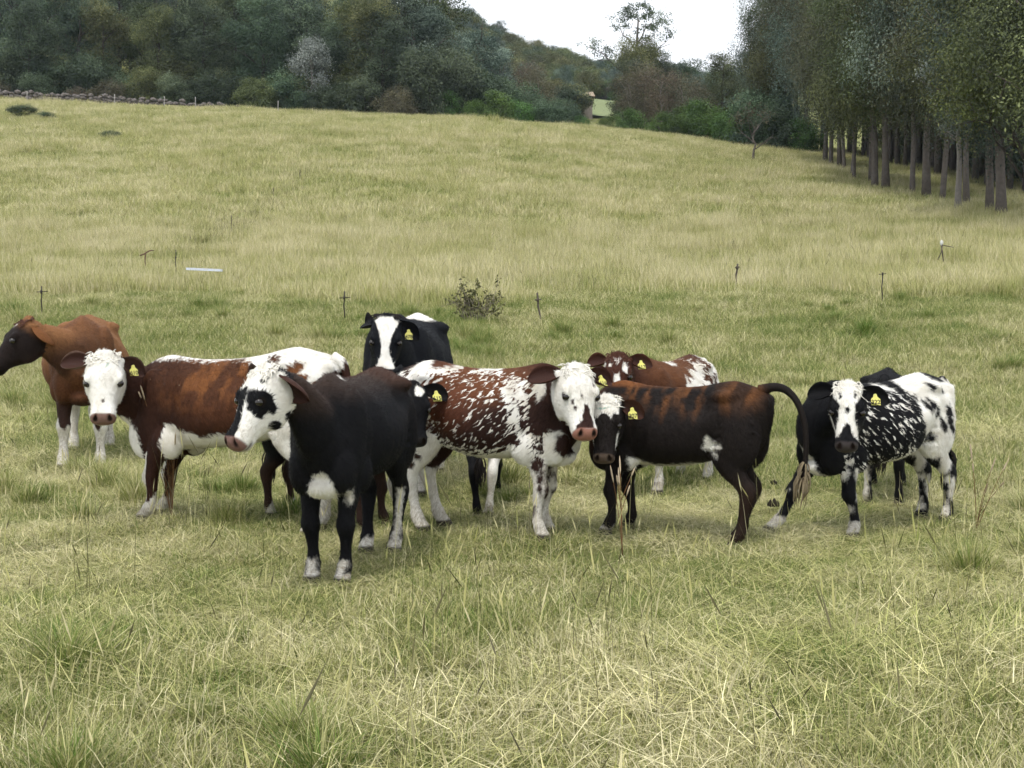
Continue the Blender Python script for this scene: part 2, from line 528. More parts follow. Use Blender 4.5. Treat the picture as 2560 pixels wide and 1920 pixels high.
# near meadow
x, y = spread(2.4, 18, 0.86, 0.42)
k = rng.random(len(x))
lay(x, y, np.where(k < 0.4, 0, np.where(k < 0.65, 1, 2)), 0.9, 1.15, tone_at(x, y), hmul=1.0 - 0.42 * (ss(y, 6.0, 7.5) - ss(y, 11, 13)))
x, y = spread(2.6, 16, 0.8); nn = vnoise(x * 0.55 + 3, y * 0.5, 6); kk = nn > 0.40; x, y = x[kk], y[kk]
lay(x, y, rng.integers(3, 5, len(x)), 0.7, 1.2, np.full(len(x), 0.05), hmul=1.0 - 0.5 * (ss(y, 6.0, 7.5) - ss(y, 11, 13)))
x, y = strew(2.6, 18, 2.6); nn = vnoise(x * 0.7 + 7, y * 0.6 + 3, 8); kk = nn > 0.52; x, y = x[kk], y[kk]
lay(x, y, rng.integers(5, 8, len(x)), 0.5, 1.0, rng.uniform(-0.12, 0.10, len(x)), hmul=np.where(y < 6.5, 0.7, 0.95))
x, y = strew(2.6, 18, 2.2)
lay(x, y, rng.integers(8, 11, len(x)), 0.7, 1.1, np.zeros(len(x)))
# line of rank growth up the field
t_ = np.linspace(0, 1, 160); q0, q1 = on_ground(478, 640), on_ground(770, 440)
x = q0[0] + (q1[0] - q0[0]) * t_ + rng.normal(0, 0.35, 160); y = q0[1] + (q1[1] - q0[1]) * t_ + rng.normal(0, 0.45, 160)
kk = rng.random(160) < 0.75 - 0.45 * t_; x, y = x[kk], y[kk]
lay(x, y, np.where(rng.random(len(x)) < .12, 7, 9), 1.1, 1.8, np.full(len(x), 0.12))
# the grazed meadow behind the herd, then the tall dry grass beyond the fence line
x, y = spread(17.6, 33, 1.15, 0.42)
k = rng.random(len(x))
lay(x, y, np.where(k < 0.5, 1, np.where(k < 0.8, 0, 2)), 1.15, 1.45, tone_at(x, y))
x, y = strew(17, 31, 0.8); nn = vnoise(x * 0.5 + 7, y * 0.4 + 3, 8); kk = nn > 0.5; x, y = x[kk], y[kk]
lay(x, y, rng.integers(5, 8, len(x)), 0.7, 1.2, np.full(len(x), -0.1))
x, y = spread(29.0, 60, 2.1, .42)
edge = 32.0 + 1.6 * np.sin(x * 0.5) - 0.10 * x
kk = y > edge + rng.normal(0, 0.8, len(x)); x, y = x[kk], y[kk]
k = rng.random(len(x))
lay(x, y, np.where(k < 0.4, 11, np.where(k < 0.55, 12, 13)), 0.8, 1.1, tone_at(x, y), hmul=rng.uniform(0.8, 1.25, len(x)))
x, y = strew(31, 60, 0.6)
lay(x, y, rng.integers(8, 11, len(x)), 1.0, 1.5, np.zeros(len(x)))
x, y = spread(60, 133, 3.1, .42)
k = rng.random(len(x))
lay(x, y, np.where(k < 0.45, 11, np.where(k < 0.75, 12, 13)), 1.3, 1.7, tone_at(x, y), hmul=rng.uniform(0.5, 0.8, len(x)))
grass = scatter("grass", np.concatenate(_P), np.concatenate(_R), np.concatenate(_S), np.concatenate(_I), np.concatenate(_T), NG_GRASS)
tag(grass, "pale green and straw-coloured meadow grass covering the whole field", "grass", kind="stuff")
print("grass instances", sum(len(p) for p in _P))
# ------------------------------------------------------------------ trees
def leaf_material(name, dark, light, rnd=0.25, trans=0.25):
    m, nt, b = new_mat(name)
    L = nt.links
    av = N(nt, 'ShaderNodeAttribute', attribute_name='val')
    oi = N(nt, 'ShaderNodeObjectInfo')
    mx = N(nt, 'ShaderNodeMix', data_type='RGBA')
    mx.inputs[6].default_value = (*dark, 1); mx.inputs[7].default_value = (*light, 1)
    L.new(av.outputs['Fac'], mx.inputs[0])
    hs = N(nt, 'ShaderNodeHueSaturation')
    mr = N(nt, 'ShaderNodeMapRange'); mr.inputs[3].default_value = 0.5 - 0.035; mr.inputs[4].default_value = 0.5 + 0.03
    mv = N(nt, 'ShaderNodeMapRange'); mv.inputs[3].default_value = 1 - rnd; mv.inputs[4].default_value = 1 + rnd
    L.new(oi.outputs['Random'], mr.inputs[0])
    ml = N(nt, 'ShaderNodeMath', operation='MULTIPLY'); ml.inputs[1].default_value = 7.31
    fr = N(nt, 'ShaderNodeMath', operation='FRACT')
    L.new(oi.outputs['Random'], ml.inputs[0]); L.new(ml.outputs[0], fr.inputs[0]); L.new(fr.outputs[0], mv.inputs[0])
    L.new(mr.outputs[0], hs.inputs['Hue']); L.new(mv.outputs[0], hs.inputs['Value']); L.new(mx.outputs[2], hs.inputs['Color'])
    L.new(hs.outputs[0], b.inputs['Base Color'])
    b.inputs['Roughness'].default_value = 0.6; b.inputs['Specular IOR Level'].default_value = 0.25
    if trans:
        tr = N(nt, 'ShaderNodeBsdfTranslucent'); L.new(hs.outputs[0], tr.inputs['Color'])
        ms = N(nt, 'ShaderNodeMixShader'); ms.inputs[0].default_value = trans
        L.new(b.outputs[0], ms.inputs[1]); L.new(tr.outputs[0], ms.inputs[2])
        L.new(ms.outputs[0], nt.nodes['Material Output'].inputs['Surface'])
    return m
LEAF = dict(
    dark=leaf_material("leaf_dark", (0.030, 0.049, 0.028), (0.152, 0.206, 0.115), 0.35),
    blue=leaf_material("leaf_bluegreen", (0.039, 0.066, 0.050), (0.231, 0.297, 0.230), 0.35),
    olive=leaf_material("leaf_olive", (0.049, 0.061, 0.023), (0.219, 0.243, 0.098), 0.35),
    yellow=leaf_material("leaf_yellowgreen", (0.049, 0.066, 0.017), (0.206, 0.249, 0.071), 0.2),
    silver=leaf_material("leaf_silver", (0.130, 0.155, 0.140), (0.480, 0.520, 0.480), 0.15),
    green=leaf_material("leaf_green", (0.037, 0.069, 0.017), (0.158, 0.255, 0.063)),
    brown=leaf_material("leaf_brown", (0.069, 0.059, 0.037), (0.201, 0.176, 0.115)),
    pine=leaf_material("leaf_pine", (0.045, 0.054, 0.030), (0.158, 0.170, 0.092)),
    cypress=leaf_material("leaf_cypress", (0.015, 0.028, 0.028), (0.061, 0.098, 0.092)))
BARK = plain("bark", (0.13, 0.112, 0.098), rough=0.9, spec=0.1, var=0.5, scale=6, bump=0.6)
BARK_DARK = plain("bark_dark", (0.05, 0.042, 0.036), rough=0.9, spec=0.1, var=0.5, scale=6, bump=0.6)
BARK_PALE = plain("bark_pale", (0.22, 0.20, 0.18), rough=0.9, spec=0.1, var=0.4, scale=6, bump=0.5)

def crown_mesh(name, lobes, n_clump, per, leaf, mat, seed, clump_r=0.6, droop=0.0, shell=0.55, aspect=0.55):
    """leaf-sized faces gathered in clumps over the lobes of a crown"""
    g = np.random.default_rng(seed)
    lobes = np.asarray(lobes, float)
    vol = (lobes[:, 3] * lobes[:, 4] + lobes[:, 4] * lobes[:, 5] + lobes[:, 3] * lobes[:, 5])
    li = g.choice(len(lobes), n_clump, p=vol / vol.sum())
    d = g.normal(size=(n_clump, 3)); d /= np.linalg.norm(d, axis=1)[:, None]
    rad = shell + (1 - shell) * np.sqrt(g.random(n_clump))
    c = lobes[li, :3] + d * lobes[li, 3:6] * rad[:, None]
    lb_ = g.random(len(lobes)) ** 1.3
    bright = (0.55 * lb_[li] + 0.45 * g.random(n_clump)) ** 1.5 * 0.95
    n = n_clump * per
    ci = np.repeat(np.arange(n_clump), per)
    off = g.normal(size=(n, 3)) * np.array([1, 1, 0.7]) * clump_r * 0.5
    off[:, 2] -= droop * np.abs(g.normal(size=n)) * clump_r
    p = c[ci] + off
    out = (p - lobes[li][ci, :3]); out /= np.linalg.norm(out, axis=1)[:, None] + 1e-6
    nm = out * 0.75 + np.array([0, 0, 0.55]) + g.normal(size=(n, 3)) * 0.55; nm /= np.linalg.norm(nm, axis=1)[:, None]
    ax = np.cross(nm, g.normal(size=(n, 3))) + np.array([0, 0, -0.3 - 1.3 * droop]); ax -= nm * (ax * nm).sum(1)[:, None]; ax /= np.linalg.norm(ax, axis=1)[:, None] + 1e-6
    sd = np.cross(ax, nm)
    s = leaf * g.uniform(0.6, 1.35, n)[:, None]
    v = np.stack([p - ax * s * 0.5, p + sd * s * aspect * 0.5, p + ax * s * 0.5, p - sd * s * aspect * 0.5], 1).reshape(-1, 3)
    f = np.arange(4 * n).reshape(-1, 4)
    me = mesh_from(name, v, f, mat, smooth=False)
    val = np.clip(bright[ci] + g.normal(0, 0.16, n), 0, 1)
    set_attr(me, 'val', np.repeat(val, 4))
    return me

def trunk_mesh(name, h, r, limbs, mat, seed, lean=0.0, wob=0.15, top=0.25):
    g = np.random.default_rng(seed)
    mb = MB()
    k = 8
    t = np.linspace(0, 1, k)
    path = np.stack([lean * h * t ** 1.4 + g.normal(0, wob, k) * t, g.normal(0, wob, k) * t, h * t - 0.25 * (t == 0)], 1)
    rad = r * (1 - (1 - top) * t); rad[0] *= 1.35
    mb.tube(path, rad, 9)
    for (t0, az, el, ln, rr) in limbs:
        i = t0 * (k - 1); a = int(i); b0 = path[a] + (path[min(a + 1, k - 1)] - path[a]) * (i - a)
        q = np.linspace(0, 1, 6)
        d = np.array([math.cos(az) * math.cos(el), math.sin(az) * math.cos(el), math.sin(el)])
        pt = b0 + d * ln * q[:, None] + np.array([0, 0, 1]) * (0.18 * ln * q ** 2)[:, None] + g.normal(0, 0.05 * ln, (6, 3)) * q[:, None]
        mb.tube(pt, rr * (1 - 0.8 * q), 6)
        for _ in range(2):
            j = g.integers(2, 5); dd = d + g.normal(0, 0.6, 3); dd /= np.linalg.norm(dd)
            p2 = pt[j] + dd * ln * 0.45 * q[:, None]
            mb.tube(p2, rr * 0.45 * (1 - 0.8 * q), 5)
    return mb.mesh(name, mat)

def rnd_limbs(g, n, t0, t1, ln, rr):
    return [(g.uniform(t0, t1), g.uniform(0, 6.28), g.uniform(0.1, 0.9), g.uniform(*ln), rr * g.uniform(0.6, 1)) for _ in range(n)]
def lobes_round(g, h0, h1, r, n, sq=0.75):
    out = [(0, 0, (h0 + h1) / 2, r * 0.62, r * 0.62, (h1 - h0) * 0.40)]
    for i in range(n):
        a = g.uniform(0, 6.28); z = g.uniform(h0 + 0.1 * (h1 - h0), h1 - 0.14 * (h1 - h0))
        k = 1 - abs((z - (h0 + h1) / 2) / (h1 - h0)) * 1.1
        q = r * 0.74 * k * g.uniform(0.6, 1.1); s = r * g.uniform(0.24, 0.44)
        out.append((q * math.cos(a), q * math.sin(a), z, s, s, s * sq))
    return out

KINDS = {}
def kind(key, trunk, crown): KINDS[key] = (trunk, crown)
g_ = np.random.default_rng(99)
for j in range(3):      # broad dark wood trees
    kind("wood%d" % j, trunk_mesh("trunk", 11, 0.30, rnd_limbs(g_, 7, .35, .95, (2, 4), .12), BARK_DARK, 10 + j),
         crown_mesh("crown", lobes_round(g_, 2.6, 14, 4.3, 13), 520, 44, 0.20, LEAF['dark'], 20 + j, 0.75, shell=0.7))
for j in range(2):      # blue-green
    kind("blue%d" % j, trunk_mesh("trunk", 11, 0.30, rnd_limbs(g_, 7, .35, .95, (2, 4), .12), BARK, 30 + j),
         crown_mesh("crown", lobes_round(g_, 2.0, 13, 4.2, 15, 0.6), 480, 44, 0.20, LEAF['blue'], 40 + j, 0.7, shell=0.72))
for j in range(2):      # olive, upright
    kind("olive%d" % j, trunk_mesh("trunk", 12, 0.28, rnd_limbs(g_, 7, .35, .95, (2, 3.5), .11), BARK_DARK, 50 + j),
         crown_mesh("crown", lobes_round(g_, 2.2, 15, 3.7, 14, 0.9), 500, 44, 0.19, LEAF['olive'], 60 + j, 0.75, droop=0.3, shell=0.7))
kind("silver_tall", trunk_mesh("trunk", 8, 0.2, rnd_limbs(g_, 9, .45, .95, (1.2, 2.4), .07), BARK_PALE, 72),
     crown_mesh("crown", lobes_round(g_, 3.4, 11.5, 2.3, 18, 0.55), 170, 34, 0.19, LEAF['silver'], 73, 0.45, shell=0.7))
kind("silver", trunk_mesh("trunk", 6.5, 0.2, rnd_limbs(g_, 8, .3, .95, (1.5, 3), .08), BARK_PALE, 70),
     crown_mesh("crown", lobes_round(g_, 1.2, 9, 3.2, 14, 0.55), 190, 44, 0.22, LEAF['silver'], 71, 0.8, shell=0.7))
for j in range(2):
    kind("bush%d" % j, trunk_mesh("trunk", 1.8, 0.10, rnd_limbs(g_, 6, .2, .95, (0.8, 1.5), .05), BARK, 80 + j),
         crown_mesh("crown", lobes_round(g_, 0.0, 4.0, 2.3, 12, 0.8), 240, 36, 0.17, LEAF['green'], 82 + j, 0.6))
for j in range(2):
    kind("darkbush%d" % j, trunk_mesh("trunk", 2.5, 0.12, rnd_limbs(g_, 6, .2, .95, (0.8, 1.8), .05), BARK_DARK, 84 + j),
         crown_mesh("crown", lobes_round(g_, -0.2, 5.2, 3.0, 13, 0.75), 300, 36, 0.19, LEAF['dark'] if j else LEAF['olive'], 86 + j, 0.7))
kind("brownbush", trunk_mesh("trunk", 1.8, 0.10, rnd_limbs(g_, 7, .2, .95, (0.8, 1.6), .05), BARK, 90),
     crown_mesh("crown", lobes_round(g_, -0.1, 3.6, 2.5, 11, 0.7), 240, 34, 0.16, LEAF['brown'], 91, 0.55))
for j in range(3):      # plantation trees: bare stem, hanging foliage
    kind("pine%d" % j, trunk_mesh("trunk", 14, 0.15 + 0.03 * j, rnd_limbs(g_, 9, .30, .95, (1.5, 3.2), .07), BARK, 100 + j, wob=0.10),
         crown_mesh("crown", [(g_.normal(0, .5), g_.normal(0, .5), z, w, w, 1.5) for z, w in ((6.0, 2.2), (6.9, 2.9), (8.2, 3.1), (9.8, 3.0), (11.4, 2.7), (13.0, 2.2), (14.6, 1.5))]
                    + lobes_round(g_, 5.0, 14, 3.4, 8), 520, 84, 0.135, LEAF[('pine', 'blue', 'olive')[j]], 104 + j, 0.70, droop=0.9, aspect=0.42, shell=0.68))
kind("gum", trunk_mesh("trunk", 13, 0.34, [(.5, 3.3, .5, 5.5, .14), (.6, .2, .6, 4.0, .13), (.75, 2.6, .8, 3.5, .1), (.8, 5.5, .7, 3, .1)], BARK, 110),
     crown_mesh("crown", [(0.3, 0, 14.0, 1.9, 1.8, 1.1), (2.3, .4, 13.0, 1.5, 1.4, .9), (-1.7, 0, 12.9, 1.3, 1.3, .9), (3.3, 0, 11.4, 1.0, 1.0, .7), (1.0, 0, 11.7, 1.2, 1.2, .8), (-5.0, 0, 10.4, 1.2, 1.1, .5), (-3.6, .3, 9.6, 1.2, 1.1, .6), (-2.3, 0, 8.7, 1.0, 1.0, .7),
                          (1.3, 0, 9.4, 1.0, 1.0, .8), (.1, .4, 6.9, 1.2, 1.2, .9), (1.5, .2, 5.6, 1.5, 1.3, 1.2), (-1.0, 0, 4.2, 2.0, 1.8, 1.6)], 200, 36, 0.20, LEAF['dark'], 111, 0.5, shell=0.6))
kind("cypress", trunk_mesh("trunk", 7, 0.2, [], BARK_DARK, 115),
     crown_mesh("crown", [(0, 0, 2.5, 2.3, 2.3, 2.5), (.3, 0, 5.2, 1.9, 1.9, 2.0), (-.2, 0, 7.2, 1.3, 1.3, 1.6)], 260, 36, 0.20, LEAF['cypress'], 116, 0.6))
kind("spray", trunk_mesh("trunk", 8, 0.16, rnd_limbs(g_, 14, .2, .98, (1.5, 3.2), .06), BARK_PALE, 120),
     crown_mesh("crown", lobes_round(g_, 2.2, 10, 3.0, 14, 0.9), 200, 34, 0.17, LEAF['brown'], 121, 0.7, shell=0.45, droop=0.3))

_tree_rng = np.random.default_rng(5)
def tree(key, x, y, s=1.0, name="tree", label=None, group=None, cat="tree", sink=0.15, rz=None, sz=None):
    tm, cm = KINDS[key]
    root = bpy.data.objects.new(name, None); link(root)
    root.location = (x, y, gz(x, y) - sink)
    root.rotation_euler = (0, 0, _tree_rng.uniform(0, 6.28) if rz is None else rz)
    root.scale = (s, s, s * (sz or 1.0))
    tag(root, label, cat, group)
    link(bpy.data.objects.new("trunk", tm), root)
    link(bpy.data.objects.new("crown", cm), root)
    return root
def X(px, d): return (px - 1280) / 3456.0 * d

# wood on the left slope
LW = "trees of the dense wood on the left slope"
pick = ["wood0", "wood1", "wood2", "blue0", "blue1", "olive0", "olive1", "wood0", "wood2", "blue1"]
lab = {"wood": "dark green tree in the dense wood above the field, left", "blue": "blue-green tree in the dense wood above the field, left", "olive": "olive green upright tree in the dense wood above the field, left"}
for d, step, px1, s0 in ((139, 5.6, 1010, .82), (147, 6.0, 1060, .95), (157, 6.4, 1130, 1.05), (170, 7.0, 1090, 1.1), (186, 7.5, 1070, 1.1), (206, 8.5, 1060, 1.15), (232, 9.5, 1050, 1.15), (262, 10.5, 1040, 1.2)):
    x = X(-260, d) + _tree_rng.uniform(0, 3)
    while x < X(px1, d):
        kx = pick[_tree_rng.integers(0, len(pick))]
        tree(kx, x, d + _tree_rng.uniform(-2.2, 2.2), s0 * _tree_rng.uniform(0.8, 1.15), name="wood_tree", label=lab[kx[:-1]], group=LW)
        x += step * _tree_rng.uniform(0.75, 1.2)
# shrubs along the wood's edge
x = X(-200, 133)
while x < X(1010, 133):
    kx = ["darkbush0", "darkbush1", "brownbush", "darkbush1", "brownbush"][_tree_rng.integers(0, 5)]
    kw = "olive green" if kx == "darkbush0" else "dark green" if kx == "darkbush1" else "brownish"
    tree(kx, x, 134.5 + _tree_rng.uniform(-1, 1.4), _tree_rng.uniform(0.6, 0.95), name="shrub", label=kw + " shrub along the edge of the left wood", group="shrubs at the wood's edge", cat="shrub")
    x += 3.6 * _tree_rng.uniform(0.7, 1.25)
for d_, st_ in ((138.5, 4.2), (146, 4.6), (154, 5.5)):
    x = X(-240, d_)
    while x < X(1020, d_):
        tree(["darkbush1", "darkbush0", "darkbush1"][_tree_rng.integers(0, 3)], x, d_ + _tree_rng.uniform(-1.2, 1.2), _tree_rng.uniform(0.75, 1.1), name="undergrowth_shrub", label="dark undergrowth shrub inside the left wood", group="undergrowth of the left wood", cat="shrub")
        x += st_ * _tree_rng.uniform(0.75, 1.2)
tree("silver", X(785, 136), 135.5, 0.80, name="silver_tree", label="silvery pale-leaved tree standing out from the dark wood on the left", sz=1.15)
tree("blue0", X(1195, 150), 150, 0.95, name="grey_green_tree", label="grey-green feathery tree near the middle of the treeline", sz=0.95)
tree("olive1", X(930, 137), 138, 0.85, name="olive_tree", label="tall round-topped olive green tree right of the silvery tree")
tree("brownbush", X(995, 130.5), 130.6, 0.95, name="shrub", label="rounded shrub with brown and pink tinge at the field's upper edge", cat="shrub")
tree("darkbush1", X(1075, 133), 134, 1.15, name="shrub", label="large deep green shrub right of the brown-tinged shrub", cat="shrub", sz=1.3)
tree("darkbush1", X(1130, 138), 140, 1.25, name="shrub", label="deep green shrub tree below the grey-green feathery tree", cat="shrub", sz=1.25)
for i, (px, d, s, kx, lb) in enumerate([(1010, 150, 1.15, "wood1", "tall dark tree above the brown-tinged shrub"), (1075, 158, 1.2, "olive0", "tall olive tree at the right end of the dark wood"),
        (1090, 172, .85, "blue1", "grey-green tree where the wood meets the sky"), (1040, 196, 1.0, "spray", "thin-crowned tree against the sky at the wood's end"),
        (1250, 205, .75, "blue1", "pale round tree on the ridge right of the wood"), (1325, 215, .62, "blue0", "small tree on the descending ridge line")]):
    tree(kx, X(px, d), d, s, name="tree", label=lb)
# green hedge bushes just behind the crest
x = X(1120, 134)
n_ = 0
while x < X(1700, 134):
    kx = ["bush0", "bush1", "darkbush1"][_tree_rng.integers(0, 3)]
    s_ = _tree_rng.uniform(0.62, 0.95) * (0.62 if X(1395, 134) < x < X(1570, 134) else 1.0)
    tree(kx, x, 134.5 + _tree_rng.uniform(-1.5, 2.5), s_, name="hedge_shrub", label="bright leafy green bush in the hedge behind the crest" if kx[0] == "b" else "dark leafy bush in the hedge behind the crest", group="hedge behind the crest", cat="shrub")
    x += 2.6 * _tree_rng.uniform(0.7, 1.2)
for px, d, s in ((1180, 142, 1.2), (1240, 145, 1.15), (1310, 143, 1.05), (1345, 142, .75)):
    tree("darkbush1", X(px, d), d, s, name="hedge_shrub", label="dark leafy bush in the hedge behind the crest", group="hedge behind the crest", cat="shrub")
# middle distance
tree("gum", X(1588, 172), 172, 1.14, name="gum_tree", label="tall lone gum tree with separate leaf clumps against the white sky", rz=0.0)
for i, (px, d) in enumerate([(1652, 205), (1680, 203), (1706, 206), (1728, 208)]):
    tree("cypress", X(px, d), d, 1.0 + 0.12 * (i == 1), name="cypress", label="dark blue-green conifer in the clump right of the lone gum tree", group="conifer clump on the skyline")
tree("cypress", X(1757, 214), 214, 0.75, name="cypress", label="small dark conifer standing alone right of the conifer clump")
MD = "thin trees in the hollow"
for px, d, s, kx in ((1345, 152, .8, "spray"), (1325, 160, .85, "spray"), (1572, 150, .8, "spray"), (1610, 152, .95, "spray"), (1650, 148, .85, "spray"), (1700, 150, .85, "spray"), (1745, 146, .7, "spray"), (1590, 165, .9, "olive1"), (1640, 170, .85, "wood0"), (1700, 175, .8, "wood1"), (1760, 168, .75, "blue1"), (1800, 160, .8, "olive0"), (1590, 158, .7, "wood2")):
    tree(kx, X(px, d), d, s, name="hollow_tree", label="thin brownish tree in the hollow between wood and plantation" if kx == "spray" else "rounded green tree in the hollow between wood and plantation", group=MD)
for px, d, s in ((1720, 131, .9), (1765, 128, 1.0), (1810, 124, .85), (1850, 122, 1.0), (1900, 120, 1.1), (1960, 116, .9), (2005, 114, .8)):
    kx = ["bush0", "darkbush0", "bush1", "darkbush1"][_tree_rng.integers(0, 4)]
    tree(kx, X(px, d), d, s, name="shrub", label="leafy green shrub at the left foot of the plantation", group="shrubs at the plantation's foot", cat="shrub")

# plantation on the right: the trunks one can tell apart
PL = "trees of the plantation on the right"
edge_px = [(2059, 388), (2077, 393), (2099, 401), (2112, 405), (2125, 421), (2140, 425), (2173, 434), (2188, 443), (2220, 447), (2281, 453), (2357, 466), (2411, 477), (2477, 492), (2492, 497), (2503, 499), (2600, 520), (2680, 530)]
for i, (px, py) in enumerate(edge_px):
    p = on_ground(px + _tree_rng.uniform(-6, 6), py + 20 + 26 * (px - 2059) / 450)
    s = _tree_rng.uniform(0.88, 1.15)
    t_ = tree("pine%d" % _tree_rng.integers(0, 3), p[0], p[1], s, name="plantation_tree", label="slim bare-stemmed tree in the front row of the plantation", group=PL, sink=_tree_rng.uniform(0.2, 1.6))
    t_.rotation_euler.x = _tree_rng.normal(0, 0.03); t_.rotation_euler.y = _tree_rng.normal(0, 0.04); t_.scale.x *= _tree_rng.uniform(0.8, 1.2)
p = on_ground(2316, 495)
tree("pine1", p[0], p[1], 1.15, name="plantation_tree", label="thickest-stemmed tree in the front row of the plantation")
for r_, n2 in ((4.0, 14), (8.0, 15), (13.0, 15), (19.0, 14), (26.0, 12)):
    for i in range(n2):
        t = (i + _tree_rng.uniform(0.1, 0.9)) / n2
        q = on_ground(2030 + 560 * t, 380 + 135 * t)
        tree("pine%d" % _tree_rng.integers(0, 3), q[0] + r_ * 0.75 + _tree_rng.uniform(-1, 1), q[1] + r_ * 0.7 + _tree_rng.uniform(-1, 1), _tree_rng.uniform(0.95, 1.25), name="plantation_tree",
             label="tree standing deeper inside the dark plantation", group=PL)
for px, d, s, kx in ((1930, 124, 0.9, "pine0"), (1960, 120, 1.1, "pine2"), (2010, 116, 1.05, "pine1"), (1905, 132, 1.0, "pine1"), (1945, 136, 1.15, "pine0"), (1985, 130, 1.2, "pine2"), (2050, 126, 1.2, "pine0"), (2120, 122, 1.2, "pine2")):
    tree(kx, X(px, d), d, s, name="plantation_tree", label="tall tree at the plantation's left end, foliage hanging low", group=PL)
for i in range(34):
    t = (i + _tree_rng.uniform(0.1, 0.9)) / 34
    q = on_ground(2030 + 600 * t, 380 + 140 * t); r_ = _tree_rng.uniform(12, 30)
    tree(["darkbush1", "darkbush0"][i % 2], q[0] + r_ * 0.6 + 2, q[1] + r_ * 0.8, _tree_rng.uniform(0.7, 1.0), name="undergrowth_shrub", label="dark undergrowth shrub between the plantation's trunks", group="undergrowth of the plantation", cat="shrub")
for i in range(30):
    t = (i + _tree_rng.uniform(0.1, 0.9)) / 30
    q = on_ground(2040 + 330 * t, 384 + 80 * t); r_ = _tree_rng.uniform(24, 48)
    tree(["darkbush1", "darkbush0"][i % 2], q[0] + r_ * 0.45 + 2, q[1] + r_ * 0.8, _tree_rng.uniform(0.8, 1.15), name="undergrowth_shrub", label="dark undergrowth shrub between the plantation's trunks", group="undergrowth of the plantation", cat="shrub")
for r_, n2 in ((34.0, 10), (43.0, 9)):
    for i in range(n2):
        t = (i + _tree_rng.uniform(0.1, 0.9)) / n2
        q = on_ground(2030 + 560 * t, 380 + 135 * t)
        tree("pine%d" % _tree_rng.integers(0, 3), q[0] + r_ * 0.75, q[1] + r_ * 0.7, _tree_rng.uniform(1.0, 1.3), name="plantation_tree", label="tree standing deeper inside the dark plantation", group=PL)
# the silvery creeper-like tree and the leaning tree at the right edge
p = on_ground(2548, 562)
q = on_ground(2425, 512)
tree("silver_tall", X(2390, 61.0), 61.0, 0.80, name="silver_tree", label="silvery-leaved tree hanging over the plantation edge at far right")
lean_t = trunk_mesh("trunk", 6.0, 0.17, [(.3, 2.8, .9, 2.2, .08), (.5, 3.4, .5, 2.6, .07), (.6, .3, .7, 2.5, .08)], BARK_DARK, 140, lean=-0.22)
KINDS["lean"] = (lean_t, crown_mesh("crown", [(-1.6, 0, 6.3, 1.8, 1.8, 1.3), (-.2, .4, 7.8, 2.2, 2.0, 1.6), (-1.2, 0, 9.6, 1.9, 1.8, 1.5), (.8, 0, 6.2, 1.6, 1.6, 1.2), (-2.4, 0, 4.8, 1.3, 1.3, 0.9), (0.6, 0, 9.8, 1.7, 1.7, 1.5)], 240, 90, 0.115, LEAF['yellow'], 141, 0.7))
tree("lean", p[0] + 0.5, p[1], 1.0, name="leaning_tree", label="crooked leaning tree with bright green leaves at the right edge", rz=0.0)
# scrub over the far ridge: too many and too far to count
SCRUB = bpy.data.collections.new("scrub_prototypes")
for i, kx in enumerate(["bush0", "darkbush0", "darkbush1", "brownbush", "blue0"]):
    SCRUB.objects.link(bpy.data.objects.new("s%d" % i, KINDS[kx][1]))
sx_, sy_ = [], []
for _ in range(1500):
    d = math.sqrt(_tree_rng.uniform(180 ** 2, 418 ** 2)); px = _tree_rng.uniform(1040, 1960)
    sx_.append(X(px, d)); sy_.append(d)
sx_, sy_ = np.array(sx_), np.array(sy_)
pxs = 1280 + sx_ / sy_ * 3456
lawn = (np.abs(pxs - 1497) < 62) & (sy_ < 268)
sx_, sy_ = sx_[~lawn], sy_[~lawn]
n_ = len(sx_)
sc_ = _tree_rng.uniform(0.6, 1.15, n_) * np.where(sy_ > 300, 1.2, 1.0)
ii = _tree_rng.choice(5, n_, p=[.18, .3, .25, .2, .07]); sc_ = np.where(ii == 4, sc_ * 0.5, sc_)
scrub = scatter("scrub", np.stack([sx_, sy_, ground_z(sx_, sy_) - 0.3], 1), np.stack([0 * sx_, 0 * sx_, _tree_rng.uniform(0, 6.28, n_)], 1), np.stack([sc_] * 3, 1), ii, np.zeros(n_), scatter_group(SCRUB))
tag(scrub, "olive scrub covering the far hillside", "scrub", kind="stuff")
# ------------------------------------------------------------------ smaller things in the field
STONE = plain("field_stone", (0.135, 0.120, 0.110), rough=0.9, spec=0.15, var=0.35, scale=4, bump=0.5)
WOOD_GREY = plain("weathered_wood", (0.10, 0.085, 0.07), rough=0.9, spec=0.1, var=0.4, scale=20, bump=0.4)
WOOD_PALE = plain("pale_post", (0.36, 0.34, 0.32), rough=0.8, spec=0.2, var=0.2, scale=15)
IRON = plain("dark_iron", (0.035, 0.03, 0.028), rough=0.7, spec=0.3, var=0.3, scale=40)
RUST_IRON = plain("rusty_iron", (0.13, 0.075, 0.055), rough=0.85, spec=0.2, var=0.4, scale=40)
ZINC = plain("zinc", (0.62, 0.66, 0.75), rough=0.45, spec=0.5, metal=0.25, var=0.1, scale=20)
CLOTH = plain("white_rag", (0.6, 0.6, 0.57), rough=0.9, spec=0.1, var=0.1, scale=30)
DUNG = plain("dung", (0.035, 0.028, 0.018), rough=0.8, spec=0.2, var=0.5, scale=30, bump=0.8)
ROOF = plain("roof_tile", (0.34, 0.27, 0.20), rough=0.9, spec=0.1, var=0.3, scale=3)
PLASTER = plain("plaster", (0.27, 0.235, 0.20), rough=0.9, spec=0.1, var=0.2, scale=2)
GLASS_D = plain("dark_pane", (0.02, 0.022, 0.025), rough=0.2, spec=0.5)
WEED = plain("dry_weed_stem", (0.16, 0.085, 0.04), rough=0.85, spec=0.1, var=0.4, scale=60)
